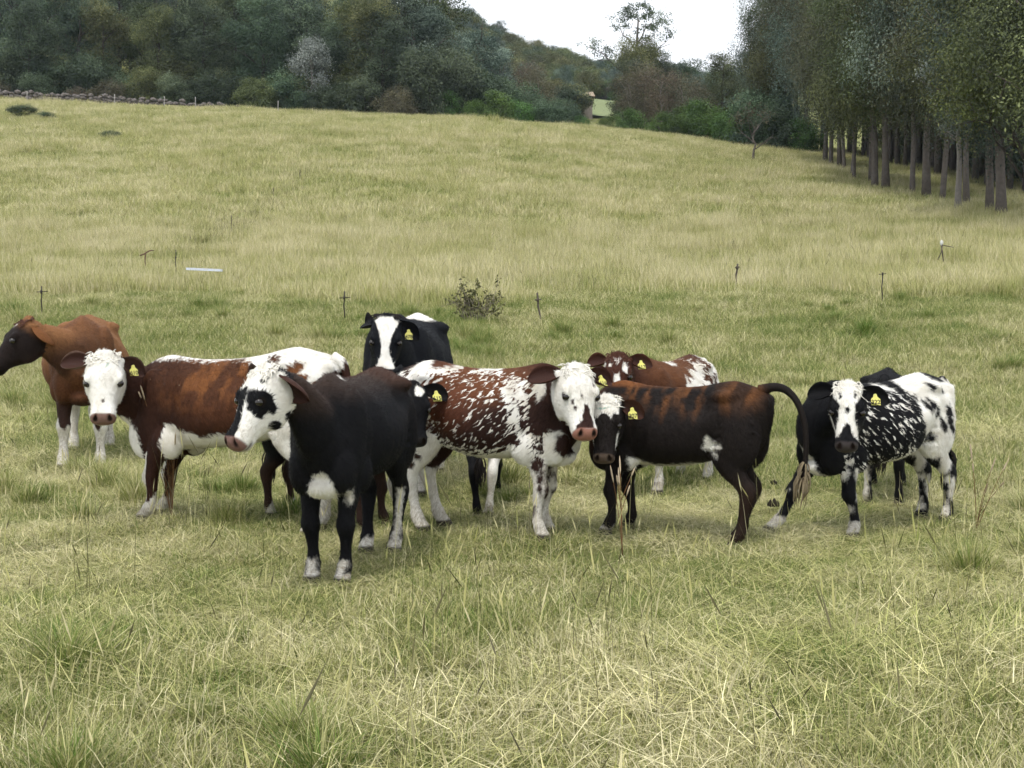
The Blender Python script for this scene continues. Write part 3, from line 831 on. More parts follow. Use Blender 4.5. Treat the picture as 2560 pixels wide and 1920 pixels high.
WEED_SEED = plain("dry_weed_seed", (0.42, 0.34, 0.24), rough=0.9, spec=0.1, var=0.3, scale=80)

# dry stone wall along the upper edge of the field
g = np.random.default_rng(3)
rock_meshes = []
for j in range(7):
    bm = bmesh.new(); bmesh.ops.create_icosphere(bm, subdivisions=1, radius=0.5)
    for v in bm.verts:
        v.co.x *= g.uniform(0.85, 1.25); v.co.y *= g.uniform(0.8, 1.1); v.co.z *= g.uniform(0.8, 1.15)
    me = bpy.data.meshes.new("stone"); bm.to_mesh(me); bm.free(); me.materials.append(STONE); rock_meshes.append(me)
wx0, wd = X(-130, 128.6), 128.6
wall = bpy.data.objects.new("stone_wall", None); link(wall); wall.location = (X(200, wd), wd, gz(X(200, wd), wd))
tag(wall, "low dry stone wall along the upper left edge of the field", "stone wall")
px = -130.0
count = 0
while px < 600 and count < 290:
    hgt = np.interp(px, [-130, 200, 430, 600], [0.90, 0.80, 0.6, 0.3])
    x = X(px, wd); z = gz(x, wd) - 0.05; top = z + hgt
    w = g.uniform(0.38, 0.68)
    while z < top:
        hh = g.uniform(0.26, 0.42)
        s = bpy.data.objects.new("stone", rock_meshes[g.integers(0, 7)]); link(s, wall)
        s.location = Vector((x + g.uniform(-.12, .12), wd + g.uniform(-.1, .1), z + hh / 2)) - wall.location
        s.scale = (w * 1.15, 0.55, hh * 1.15); s.rotation_euler = (g.normal(0, .15), g.normal(0, .2), g.normal(0, .3))
        z += hh * 0.88; count += 1
    px += w * 3456 / wd * 0.92

def stake(px, yb, yt, mat, label, r=0.012, cross=None, tilt=0.0, name="fence_stake", group=None, d=None):
    yb = yb + (26 if d is None and yb > 600 else 8 if d is None else 0)      # the foot stands down in the grass
    p = on_ground(px, yb) if d is None else np.array([X(px, d), d, gz(X(px, d), d)])
    h = (yb - yt) / 3456.0 * p[1]
    root = bpy.data.objects.new(name, None); link(root); root.location = tuple(p)
    tag(root, label, "stake" if name == "fence_stake" else "post", group)
    t = np.linspace(-0.15, 1, 6)
    path = np.stack([tilt * h * t + 0.01 * np.sin(t * 9), 0 * t, h * t], 1)
    v, f = tube(path, np.full(6, r), 8); obj_from("shaft", v, f, mat, root)
    if cross:
        zc, w = cross
        v, f = tube(np.array([[-w + tilt * h * zc, 0.012, h * zc], [w * 1.2 + tilt * h * zc, 0.012, h * zc + 0.015]]), np.array([r * 0.8, r * 0.7]), 6)
        obj_from("crossbar", v, f, mat, root)
        v, f = tube(np.array([[tilt * h * zc, -0.02, h * zc - 0.03], [tilt * h * zc, -0.02, h * zc + 0.04]]), np.array([r * 1.5, r * 1.5]), 8)
        obj_from("insulator", v, f, mat, root)
    return root
stake(105, 772, 716, IRON, "dark stake with a crossbar left, above the brown cow's back", cross=(0.82, 0.10))
stake(861, 780, 728, IRON, "upright dark stake with a crossbar left of the grown black cow", cross=(0.78, 0.10))
stake(1351, 778, 732, WOOD_GREY, "crooked grey stake right of the thorny shrub", r=0.018, cross=(0.75, 0.06), tilt=-0.12)
stake(2205, 733, 684, IRON, "dark stake beyond the spotted calf at the tall grass edge", cross=(0.97, 0.07))
stake(440, 664, 625, IRON, "slim dark stake between the rusty stub and the metal bar", cross=(0.7, 0.03))
stake(579, 578, 539, IRON, "dark stake higher up the field, left of the middle")
stake(1837, 698, 660, WOOD_GREY, "short weathered stake in the tall grass right of centre", r=0.022, tilt=0.1, cross=(0.85, 0.05))
stake(683, 486, 470, WOOD_GREY, "small far stake high in the field, left of centre", r=0.02)
stake(750, 442, 425, WOOD_GREY, "farthest small stake of the row climbing the field", r=0.02)
for px, yb, w in ((78, 252, "first"), (295, 264, "second"), (418, 268, "third"), (495, 271, "fourth"), (700, 286, "fifth")):
    stake(px, yb, yb - 30, WOOD_PALE, "thin pale post at the stone wall, %s from the left edge" % w, r=0.035, name="fence_post", group="pale posts by the stone wall", d=126.6)
# rusty stub with a bent top
p = on_ground(363, 682)
root = bpy.data.objects.new("iron_stub", None); link(root); root.location = tuple(p)
tag(root, "short rusty iron stub with a bent top in the tall grass, left", "iron stub")
mb = MB(); mb.tube(np.array([[0, 0, -.1], [0, 0, .3], [.01, 0, .55], [.03, 0, .6]]), [.02, .02, .02, .018], 7); mb.build("shaft", RUST_IRON, root)
mb = MB(); mb.tube(np.array([[-.15, 0, .5], [0, 0, .56], [.12, .02, .64], [.26, .02, .66]]), [.02, .022, .02, .012], 7); mb.build("bent_arm", RUST_IRON, root)
# pale metal channel lying on the tall grass
pa = on_ground(468, 716); 
dm = float(pa[1])
xa, xb = X(468, dm), X(558, dm)
za = at_depth(468, 672, dm)[2]; zb = at_depth(558, 676, dm)[2]
cs = np.array([(-.05, .0), (.05, .0), (.05, .06), (.042, .06), (.042, .008), (-.042, .008), (-.042, .06), (-.05, .06)])
vv = []
for (x_, z_) in ((xa, za), (xb, zb)):
    for cx, cz in cs: vv.append((x_ - xa, cx, z_ - za - cz + .06))
ff = [(i, (i + 1) % 8, 8 + (i + 1) % 8, 8 + i) for i in range(8)] + [tuple(range(7, -1, -1)), tuple(range(8, 16))]
bar = obj_from("metal_channel", np.array(vv), ff, ZINC, None, smooth=False); bar.location = (xa, dm, za - 0.03)
tag(bar, "pale metal channel lying level on the tall grass, left", "metal bar")
# stake with a white rag and crossed sticks
p = on_ground(2353, 672)
root = bpy.data.objects.new("rag_stake", None); link(root); root.location = tuple(p)
tag(root, "crossed sticks with a white rag on top, right side of the field", "rag stake")
mb = MB(); mb.tube(np.array([[-.14, 0, .15], [0, 0, .45], [.03, 0, .68]]), [.018, .016, .014], 6); mb.build("stick", WOOD_GREY, root)
mb = MB(); mb.tube(np.array([[.09, 0, -.05], [.02, .01, .5], [-.02, .01, .7]]), [.02, .018, .014], 6); mb.build("stick", WOOD_GREY, root)
mb = MB(); mb.tube(np.array([[.0, 0, .64], [.2, 0, .60], [.34, .02, .58]]), [.015, .013, .01], 6); mb.build("stick", WOOD_GREY, root)
bm = bmesh.new(); bmesh.ops.create_icosphere(bm, subdivisions=2, radius=0.06)
for v in bm.verts: v.co = Vector((v.co.x * 0.8 * g.uniform(.8, 1.2), v.co.y * .5, v.co.z * 1.2 * g.uniform(.85, 1.2) + .70))
me = bpy.data.meshes.new("rag"); bm.to_mesh(me); bm.free(); me.materials.append(CLOTH); link(bpy.data.objects.new("rag", me), root)

# grey thorny shrub behind the herd
p = on_ground(1185, 808)
root = bpy.data.objects.new("thorn_shrub", None); link(root); root.location = tuple(p)
tag(root, "grey thorny shrub in the field right of the grown black cow", "shrub")
mb = MB(); lv = []
for _ in range(26):
    az = g.uniform(0, 6.28); sp = abs(g.normal(0, .42)); ln = g.uniform(.3, .75)
    d = np.array([math.cos(az) * sp * 2.0, math.sin(az) * sp, 1.0]); d /= np.linalg.norm(d)
    q = np.linspace(0, 1, 6)
    pt = d * ln * q[:, None] + g.normal(0, .045, (6, 3)) * q[:, None]; pt[:, 0] += math.cos(az) * .15
    mb.tube(pt, 0.011 * (1 - .75 * q), 5)
    for _ in range(3):
        j = g.integers(2, 6); dd = d + g.normal(0, .7, 3); dd /= np.linalg.norm(dd)
        p2 = pt[j] + dd * .22 * np.linspace(0, 1, 4)[:, None]
        mb.tube(p2, 0.006 * np.array([1, .8, .6, .3]), 4)
        lv += [p2[k_] + g.normal(0, .03, 3) for k_ in (1, 2, 3) for _ in range(3)]
mb.build("stems", plain("thorn_stem", (0.23, 0.20, 0.17), rough=0.9, spec=0.1, var=0.4, scale=30), root)
lv = np.array(lv); nn_ = len(lv)
ax = g.normal(size=(nn_, 3)); ax /= np.linalg.norm(ax, axis=1)[:, None]; sd = np.cross(ax, g.normal(size=(nn_, 3))); sd /= np.linalg.norm(sd, axis=1)[:, None]
s_ = g.uniform(.025, .05, nn_)[:, None]
vv = np.stack([lv - ax * s_, lv + sd * s_ * .5, lv + ax * s_, lv - sd * s_ * .5], 1).reshape(-1, 3)
me = mesh_from("leaves", vv, np.arange(4 * nn_).reshape(-1, 4), LEAF['olive'], smooth=False)
set_attr(me, 'val', np.repeat(g.uniform(0, 1, nn_), 4)); link(tag(bpy.data.objects.new("leaves", me), kind="stuff"), root)

# bare little tree in front of the plantation's foot
p = on_ground(1882, 402)
root = bpy.data.objects.new("bare_sapling", None); link(root); root.location = tuple(p)
tag(root, "small bare forked tree at the plantation's left foot", "tree")
link(bpy.data.objects.new("trunk", trunk_mesh("trunk", 2.6, .10, [(.3, .2, .5, 1.6, .05), (.45, 3.0, .7, 1.7, .05), (.6, 1.2, .8, 1.5, .04), (.7, 4.2, .7, 1.4, .04), (.8, 5.8, .8, 1.3, .04), (.85, 2.4, .8, 1.2, .03)], BARK, 150, lean=0.08)), root)
link(bpy.data.objects.new("crown", crown_mesh("crown", [(-.9, 0, 2.9, .7, .6, .5), (.7, 0, 3.2, .8, .6, .5), (0, .3, 3.7, .8, .7, .5)], 46, 14, .14, LEAF['brown'], 151, .4)), root)
# low dark weeds on the upper left slope
for px, py, s, lb in ((60, 292, .42, "dark weed clump on the slope at the upper left edge"), (120, 300, .30, "low dark weed clump right of the first one, upper left"), (275, 345, .26, "small lone weed clump on the upper left slope")):
    q = on_ground(px, py); tree("darkbush1", q[0], q[1], s, name="weed_clump", label=lb, cat="weeds", sz=0.55)
# a farmhouse among the trees of the hollow
hd = 215.0
hx = X(1428, hd); hz = at_depth(1437, 262, hd)[2]
house = bpy.data.objects.new("farmhouse", None); link(house); house.location = (hx, hd, hz)
tag(house, "small farmhouse with a brown roof half hidden in the hollow", "house")
def boxv(x0, x1, y0, y1, z0, z1):
    v = [(x0, y0, z0), (x1, y0, z0), (x1, y1, z0), (x0, y1, z0), (x0, y0, z1), (x1, y0, z1), (x1, y1, z1), (x0, y1, z1)]
    return np.array(v, float), [(0, 3, 2, 1), (4, 5, 6, 7), (0, 1, 5, 4), (1, 2, 6, 5), (2, 3, 7, 6), (3, 0, 4, 7)]
obj_from("wall", *boxv(-3.2, 3.2, 0, 4, -3, 1.3), PLASTER, house, smooth=False)
rv = np.array([(-3.6, -.4, 1.25), (3.6, -.4, 1.25), (3.6, 4.4, 1.25), (-3.6, 4.4, 1.25), (-3.4, 2, 2.3), (3.4, 2, 2.3)])
obj_from("roof", rv, [(0, 1, 5, 4), (2, 3, 4, 5), (1, 2, 5), (3, 0, 4), (0, 3, 2, 1)], ROOF, house, smooth=False)
for wx in (-1.4, 1.3):
    w_ = obj_from("window", *boxv(wx - .35, wx + .35, -.04, .06, .1, .95), WOOD_GREY, house, smooth=False)
    obj_from("pane", *boxv(wx - .28, wx + .28, -.06, .0, .17, .88), GLASS_D, w_, smooth=False)
obj_from("door", *boxv(-.4, .45, -.04, .06, -.9, 1.0), WOOD_GREY, house, smooth=False)
# pale green lawn beside it
ld = np.linspace(218, 262, 9); lu = np.linspace(1460, 1540, 9)
lx = np.array([[X(u_, d_) for u_ in lu] for d_ in ld]); ly = np.repeat(ld[:, None], 9, 1)
ii = np.arange(81).reshape(9, 9)
lawn = obj_from("lawn", np.stack([lx, ly, ground_z(lx, ly) + .35], -1).reshape(-1, 3), np.stack([ii[:-1, :-1], ii[:-1, 1:], ii[1:, 1:], ii[1:, :-1]], -1).reshape(-1, 4), plain("lawn_green", (0.21, 0.245, 0.125), rough=.95, spec=.05, var=.25, scale=.6))
tag(lawn, kind="structure")

# dung, dropped near the dark calf
for px, py, s, lb in ((1933, 1288, .042, "dark lump of dung on the grass left of the stretched foreleg"), (1934, 1232, .028, "small dark dung pat behind the dark brown calf")):
    q = on_ground(px, py)
    bm = bmesh.new(); bmesh.ops.create_icosphere(bm, subdivisions=3, radius=1.0)
    for v in bm.verts:
        a_ = math.sin(v.co.x * 5) * math.sin(v.co.y * 6 + 1) * .12
        v.co = v.co * (1 + a_) ; v.co.z = max(v.co.z, -.4) * (.8 + .25 * math.sin(v.co.x * 9))
    me = bpy.data.meshes.new("dung"); bm.to_mesh(me); bm.free(); me.materials.append(DUNG)
    me.polygons.foreach_set("use_smooth", np.ones(len(me.polygons), dtype=bool))
    o = link(bpy.data.objects.new("dung", me)); o.location = (q[0], q[1], q[2] + .08); o.scale = (s, s, s * 1.1); tag(o, lb, "dung")

# tall dry weed standing before the brown calf
def dry_weed(px, py, h, n, label, seed, spread_=0.2):
    g = np.random.default_rng(seed)
    q = on_ground(px, py)
    root = bpy.data.objects.new("dry_weed", None); link(root); root.location = tuple(q); tag(root, label, "weed")
    ms, mh = MB(), MB()
    for _ in range(n):
        az = g.uniform(0, 6.28); sp = abs(g.normal(0, spread_)); ln = h * g.uniform(.55, 1.05)
        d = np.array([math.cos(az) * sp, math.sin(az) * sp, 1.0]); d /= np.linalg.norm(d)
        t = np.linspace(0, 1, 7); pt = d * ln * t[:, None] + np.array([math.cos(az), math.sin(az), 0]) * (.12 * ln * t ** 2)[:, None]
        ms.tube(pt, .0030 * (1 - .5 * t), 5)
        dd = pt[-1] - pt[-2]; dd /= np.linalg.norm(dd)
        mh.tube(pt[-1] + dd * np.array([-.02, .0, .03, .07, .095])[:, None], np.array([.002, .005, .006, .005, .001]), 6)
        if g.random() < .6:
            j = g.integers(3, 6); d2 = d + g.normal(0, .5, 3); d2 /= np.linalg.norm(d2); p2 = pt[j] + d2 * np.linspace(0, .16, 4)[:, None]
            ms.tube(p2, .003 * np.array([1, .9, .8, .6]), 4); mh.tube(p2[-1] + d2 * np.array([-.01, .02, .05, .06])[:, None], np.array([.002, .006, .005, .001]), 6)
    tag(ms.build("stems", WEED, root), kind="stuff"); tag(mh.build("seed_heads", WEED_SEED, root), kind="stuff")
dry_weed(430, 1302, .98, 16, "tall reddish dry weed standing before the brown calf's forelegs", 1)
dry_weed(1556, 1395, .56, 3, "dry weed stems before the dark brown calf's forelegs", 2, .14)
dry_weed(2440, 1330, .5, 4, "dry weed stems right of the spotted calf's hind legs", 3, .2)
# ------------------------------------------------------------------ cattle
def coat_material():
    m, nt, b = new_mat("cattle_coat")
    L = nt.links
    a_base = N(nt, 'ShaderNodeAttribute', attribute_name='coat')
    a_w = N(nt, 'ShaderNodeAttribute', attribute_name='white')
    a_r = N(nt, 'ShaderNodeAttribute', attribute_name='roan')
    a_p = N(nt, 'ShaderNodeAttribute', attribute_name='rest')
    a_g = N(nt, 'ShaderNodeAttribute', attribute_name='bare')
    a_m = N(nt, 'ShaderNodeAttribute', attribute_name='mud')
    def noise(scale, detail=3, rough=0.6, mul=(1, 1, 1), rot=(0, 0, 0)):
        mp = N(nt, 'ShaderNodeMapping', vector_type='TEXTURE')
        mp.inputs['Scale'].default_value = (1 / mul[0], 1 / mul[1], 1 / mul[2])
        mp.inputs['Rotation'].default_value = rot
        L.new(a_p.outputs['Vector'], mp.inputs['Vector'])
        n = N(nt, 'ShaderNodeTexNoise'); n.inputs['Scale'].default_value = scale
        n.inputs['Detail'].default_value = detail; n.inputs['Roughness'].default_value = rough
        L.new(mp.outputs[0], n.inputs['Vector'])
        return n.outputs['Fac']
    def math_(op, x, y, z=None):
        n = N(nt, 'ShaderNodeMath', operation=op)
        for i, q in enumerate((x, y, z)):
            if q is None: continue
            if isinstance(q, (int, float)): n.inputs[i].default_value = q
            else: L.new(q, n.inputs[i])
        return n.outputs[0]
    edge = noise(30, 4)
    fleck = noise(33, 2.0, 0.5, (0.5, 1.0, 1.7), (0, R(-42), 0))
    hair = noise(60, 3, 0.7, (3.0, 1.0, 0.5), (0, R(25), 0))
    e = math_('MULTIPLY_ADD', math_('SUBTRACT', edge, 0.5), 0.062, a_w.outputs['Fac'])
    fl = math_('MULTIPLY', math_('MULTIPLY', math_('SUBTRACT', fleck, 0.5), 0.62), a_r.outputs['Fac'])
    tot = math_('ADD', e, fl)
    mr = N(nt, 'ShaderNodeMapRange', interpolation_type='SMOOTHSTEP')
    mr.inputs[1].default_value = -0.016; mr.inputs[2].default_value = 0.016
    L.new(tot, mr.inputs[0])
    # pigment with hair streaks and sun-bleached tips
    st = N(nt, 'ShaderNodeMapRange'); st.inputs[1].default_value = 0.3; st.inputs[2].default_value = 0.7
    st.inputs[3].default_value = 0.7; st.inputs[4].default_value = 1.35
    L.new(hair, st.inputs[0])
    pig = N(nt, 'ShaderNodeVectorMath', operation='SCALE')
    L.new(a_base.outputs['Color'], pig.inputs[0]); L.new(st.outputs[0], pig.inputs['Scale'])
    wc = N(nt, 'ShaderNodeMix', data_type='RGBA')
    wc.inputs[6].default_value = (0.60, 0.56, 0.48, 1); wc.inputs[7].default_value = (0.82, 0.80, 0.75, 1)
    dirt = noise(7, 4, 0.65)
    dr = N(nt, 'ShaderNodeMapRange'); dr.inputs[1].default_value = 0.3; dr.inputs[2].default_value = 0.6
    L.new(dirt, dr.inputs[0]); L.new(dr.outputs[0], wc.inputs[0])
    md = N(nt, 'ShaderNodeMix', data_type='RGBA'); md.inputs[7].default_value = (0.22, 0.175, 0.115, 1)
    mn = N(nt, 'ShaderNodeMapRange'); mn.inputs[1].default_value = 0.35; mn.inputs[2].default_value = 0.65; L.new(hair, mn.inputs[0])
    L.new(math_('MULTIPLY', mn.outputs[0], a_m.outputs['Fac']), md.inputs[0]); L.new(wc.outputs[2], md.inputs[6])
    mx = N(nt, 'ShaderNodeMix', data_type='RGBA')
    L.new(mr.outputs[0], mx.inputs[0]); L.new(pig.outputs[0], mx.inputs[6]); L.new(md.outputs[2], mx.inputs[7])
    fin = N(nt, 'ShaderNodeMix', data_type='RGBA')           # bare skin: nose, lips, hooves, inside of the ears
    L.new(a_g.outputs['Fac'], fin.inputs[0]); L.new(mx.outputs[2], fin.inputs[6]); L.new(a_base.outputs['Color'], fin.inputs[7])
    L.new(fin.outputs[2], b.inputs['Base Color'])
    ro = N(nt, 'ShaderNodeMapRange'); ro.inputs[3].default_value = 0.62; ro.inputs[4].default_value = 0.48
    L.new(a_g.outputs['Fac'], ro.inputs[0]); L.new(ro.outputs[0], b.inputs['Roughness'])
    b.inputs['Specular IOR Level'].default_value = 0.07
    b.inputs['Sheen Weight'].default_value = 0.0
    b.inputs['Sheen Roughness'].default_value = 0.5
    bp = N(nt, 'ShaderNodeBump'); bp.inputs['Strength'].default_value = 0.35; bp.inputs['Distance'].default_value = 0.012
    fine = noise(95, 3, 0.7, (2.2, 1.0, 0.4), (0, R(25), 0))
    broad = noise(9, 2, 0.5)
    L.new(math_('ADD', fine, math_('MULTIPLY', broad, 1.2)), bp.inputs['Height'])
    L.new(bp.outputs[0], b.inputs['Normal'])
    return m

COAT = coat_material()
EYE = plain("cattle_eye", (0.012, 0.008, 0.006), rough=0.08, spec=0.6)
def hair_mat(name, col):
    m = plain(name, col, rough=0.7, spec=0.2, var=0.25, scale=60)
    return m
HAIR_WHITE = hair_mat("white_hair", (0.72, 0.69, 0.62))
HAIR_DARK = hair_mat("dark_hair", (0.016, 0.012, 0.011))
HAIR_BROWN = hair_mat("brown_hair", (0.075, 0.03, 0.018))
HAIR_STRAW = hair_mat("dusty_hair", (0.20, 0.16, 0.10))
TAG_YELLOW = plain("tag_yellow", (0.66, 0.62, 0.16), rough=0.5, spec=0.4)
TAG_INK = plain("tag_ink", (0.02, 0.02, 0.018), rough=0.6)

NVR = 30
_ang = np.linspace(0, 2 * np.pi, NVR, endpoint=False)
def ring(c, side, up, w, hu, hd, nu=2.2, nd=2.2):
    ca, sa = np.cos(_ang), np.sin(_ang)
    n = np.where(sa > 0, nu, nd)
    x = w * np.sign(ca) * np.abs(ca) ** (2 / n)
    z = np.where(sa > 0, hu, hd) * np.sign(sa) * np.abs(sa) ** (2 / n)
    return c + x[:, None] * side + z[:, None] * up

class Body:
    def __init__(self):
        self.v, self.f, self.pid, self.n = [], [], [], 0
    def loft(self, rings, pid):
        k = len(rings)
        v = np.concatenate(rings)
        f = []
        for i in range(k - 1):
            for j in range(NVR):
                q = (j + 1) % NVR
                f.append((i * NVR + j, i * NVR + q, (i + 1) * NVR + q, (i + 1) * NVR + j))
        c0, c1 = rings[0].mean(0), rings[-1].mean(0)
        v = np.concatenate([v, [c0, c1]])
        m = k * NVR
        for j in range(NVR):
            q = (j + 1) % NVR
            f.append((m, q, j)); f.append((m + 1, (k - 1) * NVR + j, (k - 1) * NVR + q))
        self._put(v, f, pid)
    def blob(self, c, r, axes=None, pid=0, nu=20, nvv=12):
        c = np.asarray(c, float); r = np.asarray(r, float)
        A = np.eye(3) if axes is None else np.asarray(axes, float)
        v = [c + A.T @ (np.array([0, 0, 1.0]) * r)]
        for i in range(1, nvv):
            th = math.pi * i / nvv
            for j in range(nu):
                ph = 2 * math.pi * j / nu
                v.append(c + A.T @ (np.array([math.sin(th) * math.cos(ph), math.sin(th) * math.sin(ph), math.cos(th)]) * r))
        v.append(c + A.T @ (np.array([0, 0, -1.0]) * r))
        f = []
        for j in range(nu):
            q = (j + 1) % nu
            f.append((0, 1 + j, 1 + q))
            for i in range(nvv - 2):
                a = 1 + i * nu
                f.append((a + j, a + nu + j, a + nu + q, a + q))
            a = 1 + (nvv - 2) * nu
            f.append((a + j, len(v) - 1, a + q))
        self._put(np.array(v), f, pid)
    def _put(self, v, f, pid):
        self.v.append(v); self.pid.append(np.full(len(v), pid))
        self.f += [tuple(i + self.n for i in q) for q in f]
        self.n += len(v)

#            x      top    bot    w     nu   nd   zw (height of the widest place, share from the bottom)
TORSO = np.array([
    [-0.640, 0.900, 0.800, 0.030, 2.0, 2.0, 0.5],
    [-0.615, 0.940, 0.700, 0.095, 2.0, 2.2, 0.6],
    [-0.570, 0.968, 0.600, 0.140, 2.0, 2.3, 0.6],
    [-0.500, 0.985, 0.545, 0.170, 2.0, 2.4, 0.6],
    [-0.410, 1.005, 0.520, 0.190, 2.0, 2.4, 0.6],
    [-0.320, 1.005, 0.500, 0.205, 1.95, 2.4, 0.55],
    [-0.210, 0.985, 0.470, 0.232, 1.85, 2.4, 0.48],
    [-0.090, 0.972, 0.445, 0.252, 1.8, 2.4, 0.45],
    [ 0.040, 0.970, 0.435, 0.252, 1.8, 2.3, 0.44],
    [ 0.160, 0.976, 0.435, 0.235, 1.75, 2.2, 0.45],
    [ 0.270, 0.988, 0.435, 0.205, 1.7, 2.1, 0.45],
    [ 0.360, 0.998, 0.435, 0.180, 1.65, 2.0, 0.47],
    [ 0.450, 0.980, 0.445, 0.165, 1.7, 2.0, 0.48],
    [ 0.520, 0.935, 0.485, 0.142, 1.8, 2.0, 0.48],
    [ 0.575, 0.880, 0.545, 0.105, 2.0, 2.0, 0.48],
    [ 0.610, 0.820, 0.620, 0.050, 2.0, 2.0, 0.5]])

TORSO[:, 2] += 0.028 * (TORSO[:, 2] < 0.57)
TORSO[4:9, 4] -= 0.18
#           s     top    bot    w     nu   nd     (all in head lengths)
HEAD = np.array([
    [-0.10, -0.06, -0.30, 0.110, 2.2, 2.2],
    [-0.03,  0.03, -0.40, 0.185, 2.3, 2.2],
    [ 0.05,  0.095, -0.455, 0.235, 2.6, 2.2],
    [ 0.15,  0.122, -0.49, 0.258, 2.9, 2.2],
    [ 0.26,  0.124, -0.505, 0.270, 3.0, 2.2],
    [ 0.36,  0.112, -0.500, 0.264, 2.9, 2.2],
    [ 0.46,  0.086, -0.470, 0.240, 2.7, 2.2],
    [ 0.57,  0.052, -0.405, 0.200, 2.5, 2.2],
    [ 0.68,  0.024, -0.345, 0.170, 2.4, 2.2],
    [ 0.78,  0.004, -0.308, 0.160, 2.5, 2.3],
    [ 0.86, -0.002, -0.292, 0.168, 2.7, 2.4],
    [ 0.93, -0.018, -0.275, 0.168, 2.8, 2.4],
    [ 0.98, -0.055, -0.250, 0.145, 2.6, 2.3],
    [ 1.005, -0.10, -0.215, 0.085, 2.3, 2.2]])

def limb(B, keys, pid, n=34):
    """keys: x,y,z, half fore-aft, half lateral ; rings stay square to the limb's path"""
    k = catmull(keys, n)
    p = k[:, :3]
    t = np.gradient(p, axis=0); t /= np.linalg.norm(t, axis=1)[:, None]
    rings = []
    for i in range(n):
        lat = np.array([0, 1.0, 0]); lat = lat - t[i] * np.dot(lat, t[i]); lat /= np.linalg.norm(lat)
        fa = np.cross(lat, t[i])
        rings.append(ring(p[i], lat, fa, k[i, 4], k[i, 3], k[i, 3], 2.1, 2.1))
    B.loft(rings, pid)

def head_frame(o, fwd, pitch, roll):
    """origin at the poll; fwd: horizontal unit vector the face points along; pitch down (rad)"""
    f = np.array([fwd[0], fwd[1], 0.0]); f /= np.linalg.norm(f)
    X = f * math.cos(pitch) + np.array([0, 0, -math.sin(pitch)])
    Z = f * math.sin(pitch) + np.array([0, 0, math.cos(pitch)])
    Y = np.cross(Z, X)
    if roll:
        c, s = math.cos(roll), math.sin(roll)
        Y, Z = Y * c + Z * s, Z * c - Y * s
    return np.asarray(o, float), np.stack([X, Y, Z])

